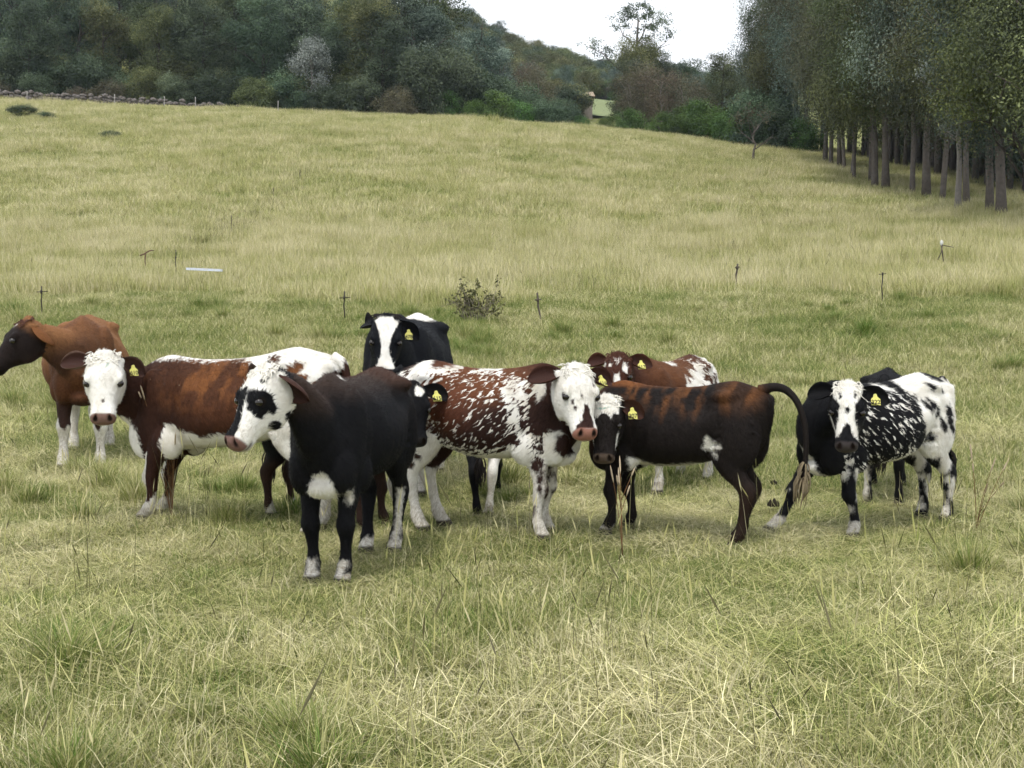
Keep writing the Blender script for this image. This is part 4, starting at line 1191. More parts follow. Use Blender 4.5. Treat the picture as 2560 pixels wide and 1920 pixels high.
def make_body(shape, pose):
    """all in units of the withers height; +x forward, +y left"""
    B = Body()
    fat, L = shape['fat'], shape['head']
    feet = pose['feet']
    # torso
    t = catmull(TORSO, 64)
    sx = shape.get('long', 1.0)
    rings = []
    dz = pose.get('dip', 0.0)
    for x, top, bot, w, nu, nd, zw in t:
        zc = bot + (top - bot) * zw
        sag = dz * (x + 0.5)
        zb = bot - shape.get('belly', 0.0) * math.exp(-((x + 0.05) / 0.3) ** 2)
        rings.append(ring(np.array([x * sx, 0, zc + sag]), np.array([0, 1.0, 0]), np.array([0, 0, 1.0]), w * fat, top - zc, zc - zb, nu, nd))
    B.loft(rings, 0)
    sg = lambda x: dz * (x + 0.5)
    for s in (1, -1):
        B.blob((-0.435 * sx, s * 0.118 * fat, 0.68 + sg(-.43)), (0.16, 0.085, 0.235), pid=0)            # thigh
        B.blob((-0.36 * sx, s * 0.120 * fat, 0.912 + sg(-.35)), (0.11, 0.058, 0.055), pid=0)            # hook bone
        B.blob((-0.595 * sx, s * 0.068 * fat, 0.895 + sg(-.6)), (0.04, 0.035, 0.045), pid=0)            # pin bone
        B.blob((0.375 * sx, s * 0.122 * fat, 0.70 + sg(.38)), (0.135, 0.064, 0.24), pid=0)            # shoulder
        B.blob((0.455 * sx, s * 0.100 * fat, 0.57 + sg(.47)), (0.105, 0.070, 0.145), pid=0)               # point of shoulder
        B.blob((0.30 * sx, s * 0.13 * fat, 0.53 + sg(.3)), (0.10, 0.07, 0.11), pid=0)
    B.blob((0.43 * sx, 0, 0.47 + sg(.5)), (0.13, 0.10, 0.06), pid=0)                                  # brisket
    # legs
    th = shape.get('leg', 1.0)
    base = [(0.40 * sx, 0.118), (0.40 * sx, -0.118), (-0.475 * sx, 0.120), (-0.475 * sx, -0.120)]
    for i, (bx, by) in enumerate(base):
        fx, fy, fz = feet[i]
        s = 1 if by > 0 else -1
        if i < 2:
            K = [(0.38, 0.70, 0.105, 0.06), (0.375, 0.60, 0.10, 0.065), (0.355, 0.50, 0.078, 0.06), (0.378, 0.41, 0.056, 0.05), (0.394, 0.335, 0.042, 0.041),
                 (0.402, 0.285, 0.047, 0.048), (0.390, 0.235, 0.034, 0.036), (0.386, 0.175, 0.027, 0.028), (0.388, 0.120, 0.031, 0.032),
                 (0.398, 0.090, 0.038, 0.039), (0.412, 0.060, 0.034, 0.037), (0.424, 0.035, 0.044, 0.044), (0.432, 0.0, 0.052, 0.050)]
            x0, ztop = 0.40, 0.62
        else:
            K = [(-0.42, 0.78, 0.15, 0.075), (-0.405, 0.66, 0.155, 0.082), (-0.395, 0.56, 0.125, 0.075), (-0.425, 0.475, 0.085, 0.058), (-0.478, 0.405, 0.056, 0.042),
                 (-0.520, 0.348, 0.060, 0.045), (-0.516, 0.290, 0.046, 0.041), (-0.502, 0.225, 0.033, 0.032), (-0.490, 0.160, 0.029, 0.029), (-0.484, 0.115, 0.035, 0.035),
                 (-0.476, 0.088, 0.040, 0.039), (-0.462, 0.060, 0.036, 0.037), (-0.450, 0.035, 0.045, 0.044), (-0.442, 0.0, 0.053, 0.050)]
            x0, ztop = -0.475, 0.66
        keys = []
        for kx, kz, rf, rl in K:
            g = np.clip((ztop - kz) / ztop, 0, 1) if kz < ztop else 0.0
            g = g ** 1.05
            lean = (1 - g) * 0.012
            top_sag = sg(kx) * np.clip(kz / ztop, 0, 1)
            y0 = by * fat if kz > 0.5 else by * (fat * 0.5 + 0.5)
            keys.append((kx * sx + (fx - bx) * g, y0 - s * lean + (fy - by) * g, kz + fz * (1 - np.clip(kz / 0.6, 0, 1)) + top_sag,
                         rf * (th if kz < 0.42 else 1), rl * (th if kz < 0.42 else 1)))
        limb(B, keys, 3 + i)
    # head
    o, A = pose['head']
    h = catmull(HEAD, 44)
    hw = shape.get('head_w', 1.0)
    rings = []
    for s_, top, bot, w, nu, nd in h:
        zc = top * 0.45 + bot * 0.55 if s_ < 0.7 else (top + bot) / 2
        c = o + A[0] * s_ * L + A[2] * zc * L
        rings.append(ring(c, A[1], A[2], w * L * hw, (top - zc) * L, (zc - bot) * L, nu, nd))
    B.loft(rings, 1)
    def HP(x, y, z): return o + L * (A[0] * x + A[1] * y * hw + A[2] * z)
    for s in (1, -1):
        B.blob(HP(0.37, s * 0.198, 0.035), np.array([0.10, 0.062, 0.070]) * L, A, 1)       # brow
        B.blob(HP(0.40, s * 0.155, -0.30), np.array([0.20, 0.075, 0.17]) * L, A, 1)        # cheek
        B.blob(HP(0.90, s * 0.085, -0.075), np.array([0.085, 0.07, 0.07]) * L, A, 1)       # nostril wing
        B.blob(HP(0.84, s * 0.09, -0.20), np.array([0.11, 0.065, 0.08]) * L, A, 1)         # lip
        B.blob(HP(0.03, s * 0.20, -0.06), np.array([0.06, 0.07, 0.06]) * L, A, 1)          # ear root
    B.blob(HP(0.0, 0, 0.05), np.array([0.09, 0.14, 0.075]) * L, A, 1)                      # poll
    B.blob(HP(0.86, 0, -0.275), np.array([0.10, 0.085, 0.045]) * L, A, 1)                  # chin
    # neck
    b0 = np.array([0.36 * sx, 0, 0.735 + sg(.36)])
    p3 = HP(-0.01, 0, -0.23)
    d0 = np.array([0.93, 0, pose.get('neck_up', 0.35)]); d0 /= np.linalg.norm(d0)
    d1 = A[0] * 0.30 + A[2] * 0.9; d1 /= np.linalg.norm(d1)
    ln = np.linalg.norm(p3 - b0)
    p1, p2 = b0 + d0 * ln * 0.42, p3 - d1 * ln * 0.34
    nk = 30
    tt = np.linspace(0, 1, nk)[:, None]
    P = (1 - tt) ** 3 * b0 + 3 * (1 - tt) ** 2 * tt * p1 + 3 * (1 - tt) * tt ** 2 * p2 + tt ** 3 * p3
    T = np.gradient(P, axis=0); T /= np.linalg.norm(T, axis=1)[:, None]
    dims = catmull(np.array([[0.150, 0.215, 0.235], [0.138, 0.175, 0.225], [0.115, 0.132, 0.200], [0.096, 0.102, 0.168], [0.086, 0.080, 0.140], [0.080, 0.062, 0.115]]) * np.array([1, 1, 1.0]), nk)
    dims[:, 0] *= (fat * 0.6 + 0.4) * shape.get('neck', 1.0)
    dims[:, 1:] *= shape.get('neck', 1.0)
    rings = []
    for i in range(nk):
        q = tt[i, 0]
        sd = np.array([0, 1.0, 0]) * (1 - q) + A[1] * q
        sd = sd - T[i] * np.dot(sd, T[i]); sd /= np.linalg.norm(sd)
        up = np.cross(T[i], sd)
        rings.append(ring(P[i], sd, up, dims[i, 0], dims[i, 1], dims[i, 2], 1.8, 1.8))
    B.loft(rings, 2)
    return B

def ear_mesh(o, A, L, hw, side, spread, droop, turn, size=1.0):
    """one cupped ear: front (inner) and back surface; returns verts, faces, inner flag"""
    nu_, nv_ = 14, 11
    X, Y, Z = A
    base = o + L * (X * 0.045 + Y * side * 0.205 * hw + Z * (-0.06))
    out = Y * side * math.cos(droop) + X * math.sin(droop)
    out = out * math.cos(spread) - Z * math.sin(spread)
    out /= np.linalg.norm(out)
    face = Z * math.cos(turn) + X * math.sin(turn)               # the way the cup opens
    face = face - out * np.dot(face, out); face /= np.linalg.norm(face)
    wid = np.cross(out, face)
    ln = 0.46 * L * size
    us = np.linspace(0, 1, nu_)
    hwid = np.interp(us, [0, .08, .25, .45, .65, .82, .93, 1.0], [.060, .08, .135, .165, .158, .120, .070, .012]) * L * size
    V, inner = [], []
    for lay in (0, 1):
        for i, u in enumerate(us):
            for j in range(nv_):
                v = -1 + 2 * j / (nv_ - 1)
                cup = hwid[i] * (0.95 - 0.35 * u) * (v * v) - 0.05 * L * math.sin(u * math.pi) * 0.5 - 0.10 * L * u * u * 0.4
                th = 0.018 * L * (1 - abs(v) ** 3) * (1 - u ** 4) + 0.002
                V.append(base + out * (u * ln - 0.03 * L) + wid * v * hwid[i] * (1 - 0.12 * v * v) + face * (cup - (th * 2 if lay else 0)))
                inner.append(0.0 if lay else 1.0 - abs(v) ** 3)
    f = []
    for i in range(nu_ - 1):
        for j in range(nv_ - 1):
            a = i * nv_ + j
            f.append((a, a + nv_, a + nv_ + 1, a + 1))
            b = nu_ * nv_ + a
            f.append((b, b + 1, b + nv_ + 1, b + nv_))
    n0 = nu_ * nv_
    rim = [i * nv_ for i in range(nu_)] + [(nu_ - 1) * nv_ + j for j in range(1, nv_)] + [i * nv_ + nv_ - 1 for i in range(nu_ - 2, -1, -1)]
    for a, b in zip(rim[:-1], rim[1:]):
        f.append((a, a + n0, b + n0, b))
    V = np.array(V)
    # where a tag hangs: a little out from the root, on the front
    tagp = base + out * ln * 0.42 + face * 0.012 * L
    return V, f, np.array(inner), tagp, face, out

def poly_sd(px, py, poly):
    """signed distance to a polygon, positive inside"""
    P = np.asarray(poly, float)
    Q = np.roll(P, -1, 0)
    d = np.full(px.shape, 1e9)
    ins = np.zeros(px.shape, bool)
    for (ax, ay), (bx, by) in zip(P, Q):
        ex, ey = bx - ax, by - ay
        wx, wy = px - ax, py - ay
        t = np.clip((wx * ex + wy * ey) / (ex * ex + ey * ey + 1e-12), 0, 1)
        d = np.minimum(d, np.hypot(wx - t * ex, wy - t * ey))
        c = ((ay > py) != (by > py)) & (px < (bx - ax) * (py - ay) / (by - ay + 1e-12) + ax)
        ins ^= c
    return np.where(ins, d, -d)

class Coat:
    """paints pigment, white markings and bare skin on the points of a body (rest pose coordinates)"""
    def __init__(self, rest, hl, pid, L, H):
        self.p, self.h, self.pid, self.L, self.H = rest, hl, pid, L, H
        n = len(rest)
        self.base = np.zeros((n, 3)); self.white = np.full(n, -0.3); self.roan = np.zeros(n); self.bare = np.zeros(n)
        self.is_head = (pid == 1) | (pid == 7)
    def fill(self, col): self.base[:] = col
    def tint(self, col, m): self.base[:] = self.base * (1 - m[:, None]) + np.array(col) * m[:, None]
    def blob(self, c, r, soft=0.3):
        q = np.sqrt((((self.p - np.array(c)) / np.array(r)) ** 2).sum(1))
        return 1 - ss(q, 1 - soft, 1 + soft)
    def ell(self, c, r, sym=False):
        p = self.p.copy()
        if sym: p[:, 1] = np.abs(p[:, 1])
        q = np.sqrt((((p - np.array(c)) / np.array(r)) ** 2).sum(1))
        return (1 - q) * min(r)
    def add(self, sd, mask=None, scale=None):
        sd = sd * (self.H if scale is None else scale)
        if mask is not None: sd = np.where(mask, sd, -1)
        self.white = np.maximum(self.white, sd)
    def cut(self, sd, mask=None, scale=None):
        sd = sd * (self.H if scale is None else scale)
        if mask is not None: sd = np.where(mask, sd, -1)
        self.white = np.minimum(self.white, -sd)
    def mottle(self, fx=14, fz=7, seed=3, lo=0.38, hi=0.62):
        return ss(vnoise(self.p[:, 0] * fx + 30, self.p[:, 2] * fz + 30, seed) * 0.65 + vnoise(self.p[:, 0] * fx * 2.3 + 10, self.p[:, 2] * fz * 2.0 + 5, seed + 1) * 0.35, lo, hi)
    def side(self, poly, which=None, legs=True, head=False):
        sd = poly_sd(self.p[:, 0], self.p[:, 2], poly)
        m = np.ones(len(sd), bool) if head else ~self.is_head
        if which == 'L': m &= self.p[:, 1] > -0.02
        if which == 'R': m &= self.p[:, 1] < 0.02
        return np.where(m, sd, -1)
    def face(self, poly, ear=False):
        """polygon on the front of the face: across (left +), down the face; head lengths"""
        sd = poly_sd(self.h[:, 1], self.h[:, 0], poly)
        m = (self.pid == 1) & (self.h[:, 2] > -0.28)
        return np.where(m, sd, -1)
    def cheek(self, poly, which='L'):
        """polygon on the side of the head: down the face, dorsal; head lengths"""
        sd = poly_sd(self.h[:, 0], self.h[:, 2], poly)
        m = (self.pid == 1) & ((self.h[:, 1] > 0) if which == 'L' else (self.h[:, 1] < 0))
        return np.where(m, sd, -1)

BLACK = (0.0068, 0.0068, 0.0080)
MAHOG = (0.032, 0.0135, 0.0092)
RUST = (0.150, 0.058, 0.020)
BROWN = (0.085, 0.033, 0.016)

REST_POSE = dict(feet=[(0.40, 0.118, 0), (0.40, -0.118, 0), (-0.475, 0.12, 0), (-0.475, -0.12, 0)],
                 head=head_frame((0.93, 0, 1.12), (1, 0), R(45), 0), neck_up=0.35)

def coat_hair(me, co, nv, pid, rest, C, mud, pose, H, root, n):
    """short lying hairs over the skin, one slim face each, carrying the colour of the spot they grow on"""
    g = np.random.default_rng(nv)
    nf = len(me.polygons)
    lt = np.empty(nf, np.int32); me.polygons.foreach_get('loop_total', lt)
    ls = np.empty(nf, np.int32); me.polygons.foreach_get('loop_start', ls)
    li = np.empty(len(me.loops), np.int32); me.loops.foreach_get('vertex_index', li)
    no = np.empty(len(me.vertices) * 3, np.float32); me.vertices.foreach_get('normal', no); no = no.reshape(-1, 3)
    first = li[ls]
    ok = np.nonzero((lt == 4) & (first < nv) & (C.bare[first] < 0.2) & (rest[first, 2] - rest[:, 2].min() > 0.07 * H))[0]
    f = ok[g.integers(0, len(ok), n)]
    v0 = li[ls[f]]; v1 = li[ls[f] + 1]; v3 = li[ls[f] + 3]
    a, b = g.random((n, 1)), g.random((n, 1))
    p = co[v0] + (co[v1] - co[v0]) * a + (co[v3] - co[v0]) * b
    nm = no[v0]
    q = pid[v0]
    d = np.tile(np.array([-0.75, 0.0, -0.65]), (n, 1))
    d[(q >= 3) & (q <= 6)] = (-0.15, 0, -1.0)
    d[q == 1] = -pose['head'][1][0] * 0.7 + np.array([0, 0, -0.2])
    d += g.normal(0, 0.28, (n, 3))
    d -= nm * (d * nm).sum(1)[:, None]; d /= np.linalg.norm(d, axis=1)[:, None] + 1e-6
    s = np.cross(nm, d)
    ln = g.uniform(0.014, 0.034, (n, 1)); lift = g.uniform(0.10, 0.42, (n, 1))
    w = g.uniform(0.0016, 0.0030, (n, 1))
    tip = p + d * ln + nm * ln * lift
    V = np.stack([p - s * w - nm * 0.001, p + s * w - nm * 0.001, tip], 1).reshape(-1, 3)
    hm_ = mesh_from("coat_hair", V, np.arange(3 * n).reshape(-1, 3), COAT, smooth=False)
    r3 = lambda x: np.repeat(x[v0], 3, axis=0)
    rr = np.repeat((rest[v0] + (rest[v1] - rest[v0]) * a + (rest[v3] - rest[v0]) * b), 3, axis=0)
    ww = C.white[v0] + (C.white[v1] - C.white[v0]) * a[:, 0] + (C.white[v3] - C.white[v0]) * b[:, 0]
    jit = g.uniform(0.7, 1.3, (n, 1))
    set_attr(hm_, 'coat', np.repeat(C.base[v0] * jit, 3, axis=0), 'FLOAT_COLOR'); set_attr(hm_, 'white', np.repeat(ww, 3)); set_attr(hm_, 'roan', r3(C.roan)); set_attr(hm_, 'bare', r3(C.bare))
    set_attr(hm_, 'mud', r3(mud)); set_attr(hm_, 'rest', rr, 'FLOAT_VECTOR')
    tag(link(bpy.data.objects.new("coat_hair", hm_), root), kind="stuff")

def cow(name, label, group, cat, front, hind, H, shape, head, paint, feet=None, ears=None, tail=None, voxel=0.009,
        tag_text=None, poll=None, switch=HAIR_DARK, nose=(0.22, 0.12, 0.10), eye=True, dip=0.0, neck_up=0.35, ear_col=None, poll_to=0.17, fur=26000):
    """front/hind: world xy midway between the fore / hind feet; head: (poll world xyz, facing xy, pitch deg, roll deg)"""
    front = np.asarray(front[:2], float); hind = np.asarray(hind[:2], float)
    fw = front - hind
    span = np.linalg.norm(fw); fw /= span
    mid = (front + hind) / 2 + fw * 0.0375 * H
    ang = math.atan2(fw[1], fw[0])
    c, s = math.cos(ang), math.sin(ang)
    z0 = gz(mid[0], mid[1])
    def to_local(p):
        d = np.array([p[0] - mid[0], p[1] - mid[1]])
        return np.array([(d[0] * c + d[1] * s) / H, (-d[0] * s + d[1] * c) / H, (p[2] - z0) / H])
    shape = dict(dict(fat=1.0, head=0.40), **shape)
    lw = 0.118
    sx = shape.get('long', 1.0)
    ft = []
    for i in range(4):
        m = front if i < 2 else hind
        sg_ = 1 if i % 2 == 0 else -1
        off = (0, 0) if feet is None else feet[i]        # along, outward, in body heights
        w = m + np.array([-s, c]) * sg_ * (lw + off[1] * sg_) * H + fw * off[0] * H
        l = to_local((w[0], w[1], gz(w[0], w[1])))
        ft.append(tuple(l))
    o, fdir, pitch, roll = head
    ol = to_local(o)
    fl = np.array([fdir[0] * c + fdir[1] * s, -fdir[0] * s + fdir[1] * c])
    pose = dict(feet=ft, head=head_frame(ol, fl, R(pitch), R(roll)), neck_up=neck_up, dip=dip)
    rest_pose = dict(REST_POSE)
    rest_pose['feet'] = [(0.40 * sx, 0.118, 0), (0.40 * sx, -0.118, 0), (-0.475 * sx, 0.12, 0), (-0.475 * sx, -0.12, 0)]
    B = make_body(shape, pose)
    Rb = make_body(shape, rest_pose)
    V = np.concatenate(B.v); RV = np.concatenate(Rb.v); PID = np.concatenate(B.pid)
    # one continuous skin
    tmp = mesh_from("tmp", V * H, B.f, None)
    ob = bpy.data.objects.new("tmp", tmp); COL.objects.link(ob)
    md = ob.modifiers.new("r", 'REMESH'); md.mode = 'VOXEL'; md.voxel_size = voxel; md.use_smooth_shade = True
    sm = ob.modifiers.new("s", 'SMOOTH'); sm.factor = 0.5; sm.iterations = int(round(13 * (0.009 / voxel) ** 2)) + 1
    dg = bpy.context.evaluated_depsgraph_get(); dg.update()
    me = bpy.data.meshes.new_from_object(ob.evaluated_get(dg), depsgraph=dg)
    bpy.data.objects.remove(ob); bpy.data.meshes.remove(tmp)
    nv = len(me.vertices)
    co = np.empty(nv * 3, np.float32); me.vertices.foreach_get('co', co); co = co.reshape(-1, 3) / H
    kd = kdtree.KDTree(len(V))
    for i, p in enumerate(V): kd.insert(p, i)
    kd.balance()
    fnd = kd.find
    ids = np.array([fnd(p)[1] for p in co.tolist()])
    rest = RV[ids].astype(float); pid = PID[ids]
    ed = np.empty(len(me.edges) * 2, np.int32); me.edges.foreach_get('vertices', ed); ed = ed.reshape(-1, 2)
    deg = np.bincount(ed.ravel(), minlength=nv)[:, None] + 1.0
    for _ in range(14):
        acc = rest.copy()
        for k in range(3):
            acc[:, k] += np.bincount(ed[:, 0], rest[ed[:, 1], k], nv) + np.bincount(ed[:, 1], rest[ed[:, 0], k], nv)
        rest = acc / deg
    L = shape['head']
    ro, rA = rest_pose['head']
    inner = np.zeros(nv)
    allv, allf = [co], []
    # faces out of the remeshed skin
    nl = len(me.loops); li = np.empty(nl, np.int32); me.loops.foreach_get('vertex_index', li)
    ls = np.empty(len(me.polygons), np.int32); me.polygons.foreach_get('loop_start', ls)
    lt = np.empty(len(me.polygons), np.int32); me.polygons.foreach_get('loop_total', lt)
    quads = lt == 4
    allf = [tuple(li[a:a + n]) for a, n in zip(ls, lt)] if not quads.all() else li.reshape(-1, 4).tolist()
    bpy.data.meshes.remove(me)
    po, pA = pose['head']
    hw = shape.get('head_w', 1.0)
    # hollows of the flank, groove behind the shoulder, hip bones, faint ribs
    rx_, ry_, rz_ = rest[:, 0] / sx, rest[:, 1], rest[:, 2]
    tor = (pid == 0) | (pid == 2)
    def dent(cx, cz, ax_, az_, dep):
        k = np.exp(-((rx_ - cx) / ax_) ** 2 - ((rz_ - cz) / az_) ** 2) * tor * ss(np.abs(ry_), 0.03, 0.09)
        co[:, 1] -= np.sign(ry_) * dep * k
    bony = shape.get('bony', 1.0)
    for a_ in ((-0.23, 0.855, 0.075, 0.060, 0.030), (-0.29, 0.62, 0.06, 0.09, 0.022), (0.235, 0.66, 0.05, 0.17, 0.016), (0.505, 0.79, 0.05, 0.13, 0.018),
               (-0.475, 0.905, 0.055, 0.045, 0.020), (-0.365, 0.935, 0.045, 0.035, -0.022), (0.36, 0.84, 0.06, 0.12, -0.010), (-0.575, 0.70, 0.04, 0.10, 0.016)):
        dent(*a_[:4], a_[4] * bony)
    rib = np.sin(rx_ * 85 + rz_ * 18) * np.exp(-((rx_ - 0.02) / 0.14) ** 2 - ((rz_ - 0.70) / 0.12) ** 2) * tor
    co[:, 1] += np.sign(ry_) * 0.0028 * bony * rib
    ridge = np.exp(-(ry_ / 0.035) ** 2) * (rz_ > 0.9) * (pid == 0)
    co[:, 2] += ridge * (0.010 * np.exp(-((rx_ - 0.34) / 0.10) ** 2) + 0.010 * np.exp(-((rx_ + 0.42) / 0.10) ** 2) + 0.004)
    # nostrils and the mouth line pressed into the muzzle
    hl = (co - po) @ pA.T / L
    hl[:, 1] /= hw
    hm = pid == 1
    for sgn in (1, -1):
        q = np.sqrt(((hl[:, 0] - 0.955) / 0.06) ** 2 + ((hl[:, 1] - sgn * 0.085) / 0.036) ** 2 + ((hl[:, 2] + 0.075) / 0.10) ** 2)
        k = np.where(hm, np.clip(1 - q, 0, 1), 0)
        co = co - (k * 0.06 * L)[:, None] * pA[0]
    k = np.where(hm & (hl[:, 0] > 0.66), np.exp(-((hl[:, 2] + 0.222 + 0.02 * np.cos(hl[:, 1] * 14)) / 0.016) ** 2), 0) * ss(hl[:, 0], 0.66, 0.78)
    cen = po + L * (pA[0] * 0.75 - pA[2] * 0.2)
    co = co - (co - cen) * (k * 0.09)[:, None]
    allv = [co]
    tag_where = None
    n = nv
    ears = ears or {}
    for side in (1, -1):
        e = ears.get('L' if side > 0 else 'R', (R(18), R(8), R(10)))
        if e is None: continue
        v, f, inn, tp, face, out = ear_mesh(po, pA, L, hw, side, *e)
        rv = (v - po) @ pA.T
        allv.append(v); allf += [tuple(i + n for i in q) for q in f]; n += len(v)
        rest = np.concatenate([rest, ro + rv @ rA]); pid = np.concatenate([pid, np.full(len(v), 7)]); inner = np.concatenate([inner, inn])
        if side > 0: tag_where = (tp, face, out)
    # tail
    tp_ = tail if tail is not None else [(-0.60, 0, 0.95), (-0.645, 0, 0.93), (-0.672, 0, 0.84), (-0.672, 0.01, 0.68), (-0.665, 0.015, 0.52), (-0.66, 0.02, 0.40)]
    tpn = catmull(np.array(tp_, float) * np.array([sx, 1, 1]), 26)
    tr = np.interp(np.linspace(0, 1, 26), [0, .12, .4, 1], [.042, .030, .021, .014])
    v, f = tube(tpn, tr, 10)
    allv.append(v); allf += [tuple(i + n for i in q) for q in f]; n += len(v)
    rest = np.concatenate([rest, v * np.array([1, 1, 1])]); pid = np.concatenate([pid, np.full(len(v), 8)]); inner = np.concatenate([inner, np.zeros(len(v))])
    co = np.concatenate(allv)
    hl = (rest - ro) @ rA.T / L
    hl[:, 1] /= hw
    C = Coat(rest / np.array([sx, 1, 1]), hl, pid, L * H, H)
    C.inner = inner
    paint(C)
    C.white = np.where(C.is_head, C.white * 2.4, C.white)        # crisper markings on the short hair of the face
    # bare skin: nose, lips, inside of ears, hooves, rim of the eyes
    hm = pid == 1
    # nose pad between and round the nostrils
    pad = hm * ss(hl[:, 0], 0.895, 0.925) * ss(hl[:, 2], -0.215, -0.175)
    lip = hm * ss(hl[:, 0], 0.80, 0.88) * np.exp(-((hl[:, 2] + 0.222) / 0.020) ** 2) * 0.85
    C.tint(nose, np.clip(pad, 0, 1)); C.bare = np.maximum(C.bare, np.clip(pad, 0, 1))
    C.tint(np.array(nose) * 0.25, np.clip(lip, 0, 1)); C.bare = np.maximum(C.bare, lip)
    for sgn in (1, -1):
        q = np.sqrt(((hl[:, 0] - 0.955) / 0.055) ** 2 + ((hl[:, 1] - sgn * 0.088) / 0.040) ** 2 + ((hl[:, 2] + 0.085) / 0.055) ** 2)
        k = hm * (1 - ss(q, 0.6, 1.05))
        C.tint((0.012, 0.007, 0.006), k); C.bare = np.maximum(C.bare, k)
        q = np.sqrt(((hl[:, 0] - 0.445) / 0.085) ** 2 + ((hl[:, 1] - sgn * 0.235) / 0.075) ** 2 + ((hl[:, 2] - 0.002) / 0.070) ** 2)
        k = hm * (1 - ss(q, 0.62, 1.0))
        C.tint((0.015, 0.011, 0.010), k); C.bare = np.maximum(C.bare, k)
    hoof = ((pid >= 3) & (pid <= 6)) * (1 - ss(rest[:, 2], 0.035, 0.05))
    C.tint((0.05, 0.042, 0.035), hoof); C.bare = np.maximum(C.bare, hoof)
    k = (pid == 7) * inner * 0.85
    C.tint(ear_col if ear_col is not None else (0.045, 0.022, 0.018), k); C.bare = np.maximum(C.bare, k)
    mud = ((pid >= 3) & (pid <= 6)) * (0.25 + 0.6 * (1 - ss(rest[:, 2], 0.05, 0.40)))
    root = bpy.data.objects.new(name, None)
    root.empty_display_size = 0.2
    link(root)
    root.location = (mid[0], mid[1], z0); root.rotation_euler = (0, 0, ang)
    tag(root, label, cat, group)
    me = mesh_from("body", co * H, allf, COAT)
    set_attr(me, 'coat', C.base, 'FLOAT_COLOR'); set_attr(me, 'white', C.white); set_attr(me, 'roan', C.roan); set_attr(me, 'bare', C.bare)
    seed = (hash(round(mid[0] * 37 + mid[1] * 11)) % 17) * 3.1
    set_attr(me, 'rest', rest * H + seed, 'FLOAT_VECTOR')
    set_attr(me, 'mud', mud)
    link(bpy.data.objects.new("body", me), root)
    if fur: coat_hair(me, co * H, nv, pid, rest * H + seed, C, mud, pose, H, root, fur)
    # eyes
    if eye:
        for sgn in (1, -1):
            cpt = po + L * (pA[0] * 0.445 + pA[1] * sgn * 0.214 * hw + pA[2] * 0.012)
            bm = bmesh.new()
            bmesh.ops.create_uvsphere(bm, u_segments=14, v_segments=9, radius=0.050 * L * H)
            em = bpy.data.meshes.new("eye"); bm.to_mesh(em); bm.free()
            em.polygons.foreach_set("use_smooth", np.ones(len(em.polygons), dtype=bool))
            em.materials.append(EYE)
            eo = link(bpy.data.objects.new("eye", em), root); eo.location = tuple(cpt * H)
    # tuft on the poll
    lr = np.random.default_rng(int(abs(mid[0] * 1000)) + 5)
    if poll is not None:
        mb = MB()
        for _ in range(170):
            y = lr.uniform(-0.20, 0.20); x = lr.uniform(-0.07, poll_to)
            b = po + L * (pA[0] * x + pA[1] * y * hw + pA[2] * (0.085 + 0.03 * min(1, x / 0.1) - 0.9 * y * y))
            ln_ = lr.uniform(0.04, 0.08) * L
            dr = pA[0] * lr.normal(0.6, 0.5) + pA[1] * (y * 1.5 + lr.normal(0, 0.6)) + pA[2] * lr.uniform(0.05, 0.4)
            dr /= np.linalg.norm(dr)
            bend = pA[0] * lr.normal(0.3, 0.5) - pA[2] * lr.uniform(0.2, 0.9) + pA[1] * lr.normal(0, 0.6)
            path = np.array([b + dr * ln_ * t + bend * ln_ * 0.6 * t * t for t in np.linspace(-0.15, 1, 5)])
            r_ = lr.uniform(0.006, 0.011) * L
            mb.tube(path * H, np.array([1, 1, .9, .6, .15]) * r_ * H, 4)
        mb.build("poll_hair", poll, root)
    if switch is not None:
        mb = MB()
        e0 = tpn[-3]; e1 = tpn[-1]; dn = (e1 - e0) / np.linalg.norm(e1 - e0)
        for _ in range(48):
            a = lr.uniform(0, 6.28); rr = lr.uniform(0.003, 0.014)
            b = tpn[lr.integers(-5, 0)] + np.array([rr * math.cos(a), rr * math.sin(a), 0])
            ln_ = lr.uniform(0.08, 0.17)
            dr = dn + np.array([math.cos(a), math.sin(a), 0]) * lr.uniform(0, 0.16)
            path = np.array([b + dr * ln_ * t + np.array([math.cos(a), math.sin(a), 0]) * 0.03 * math.sin(t * 3) + np.array([0, 0, -1]) * 0.04 * t * t for t in np.linspace(0, 1, 5)])
            mb.tube(path * H, np.array([.7, 1, .9, .6, .15]) * 0.0055 * H, 4)
        mb.build("tail_switch", switch, root)
    # ear tag: a yellow flag with a narrow neck
    if tag_text is not None and tag_where is not None:
        tp, face, out = tag_where
        dn = np.array([0, 0, -1.0]); zx = dn - face * np.dot(dn, face); zx /= np.linalg.norm(zx)
        up = -zx; sdv = np.cross(up, face)
        prof = np.array([(-.010, .0), (.010, .0), (.013, -.018), (.030, -.034), (.030, -.076), (-.030, -.076), (-.030, -.034), (-.013, -.018)]) * 1.0
        tv = []
        for dpt in (0.0015, -0.0015):
            for x, y in prof:
                tv.append(tp * H + sdv * x + up * (y + 0.012) + face * (dpt + 0.012))
        k = len(prof)
        tf = [tuple(range(k)), tuple(range(2 * k - 1, k - 1, -1))] + [(i, k + i, k + (i + 1) % k, (i + 1) % k) for i in range(k)]
        to = obj_from("ear_tag", np.array(tv), tf, TAG_YELLOW, root, smooth=False)
        bmv, bmf = tube(np.array([tp * H + face * z + up * 0.006 for z in (-0.01, 0.017)]), np.array([0.008, 0.008]), 10)
        obj_from("tag_button", bmv, bmf, TAG_YELLOW, to, smooth=False)
        cu = bpy.data.curves.new("tag_number", 'FONT'); cu.body = tag_text; cu.align_x = 'CENTER'; cu.align_y = 'CENTER'
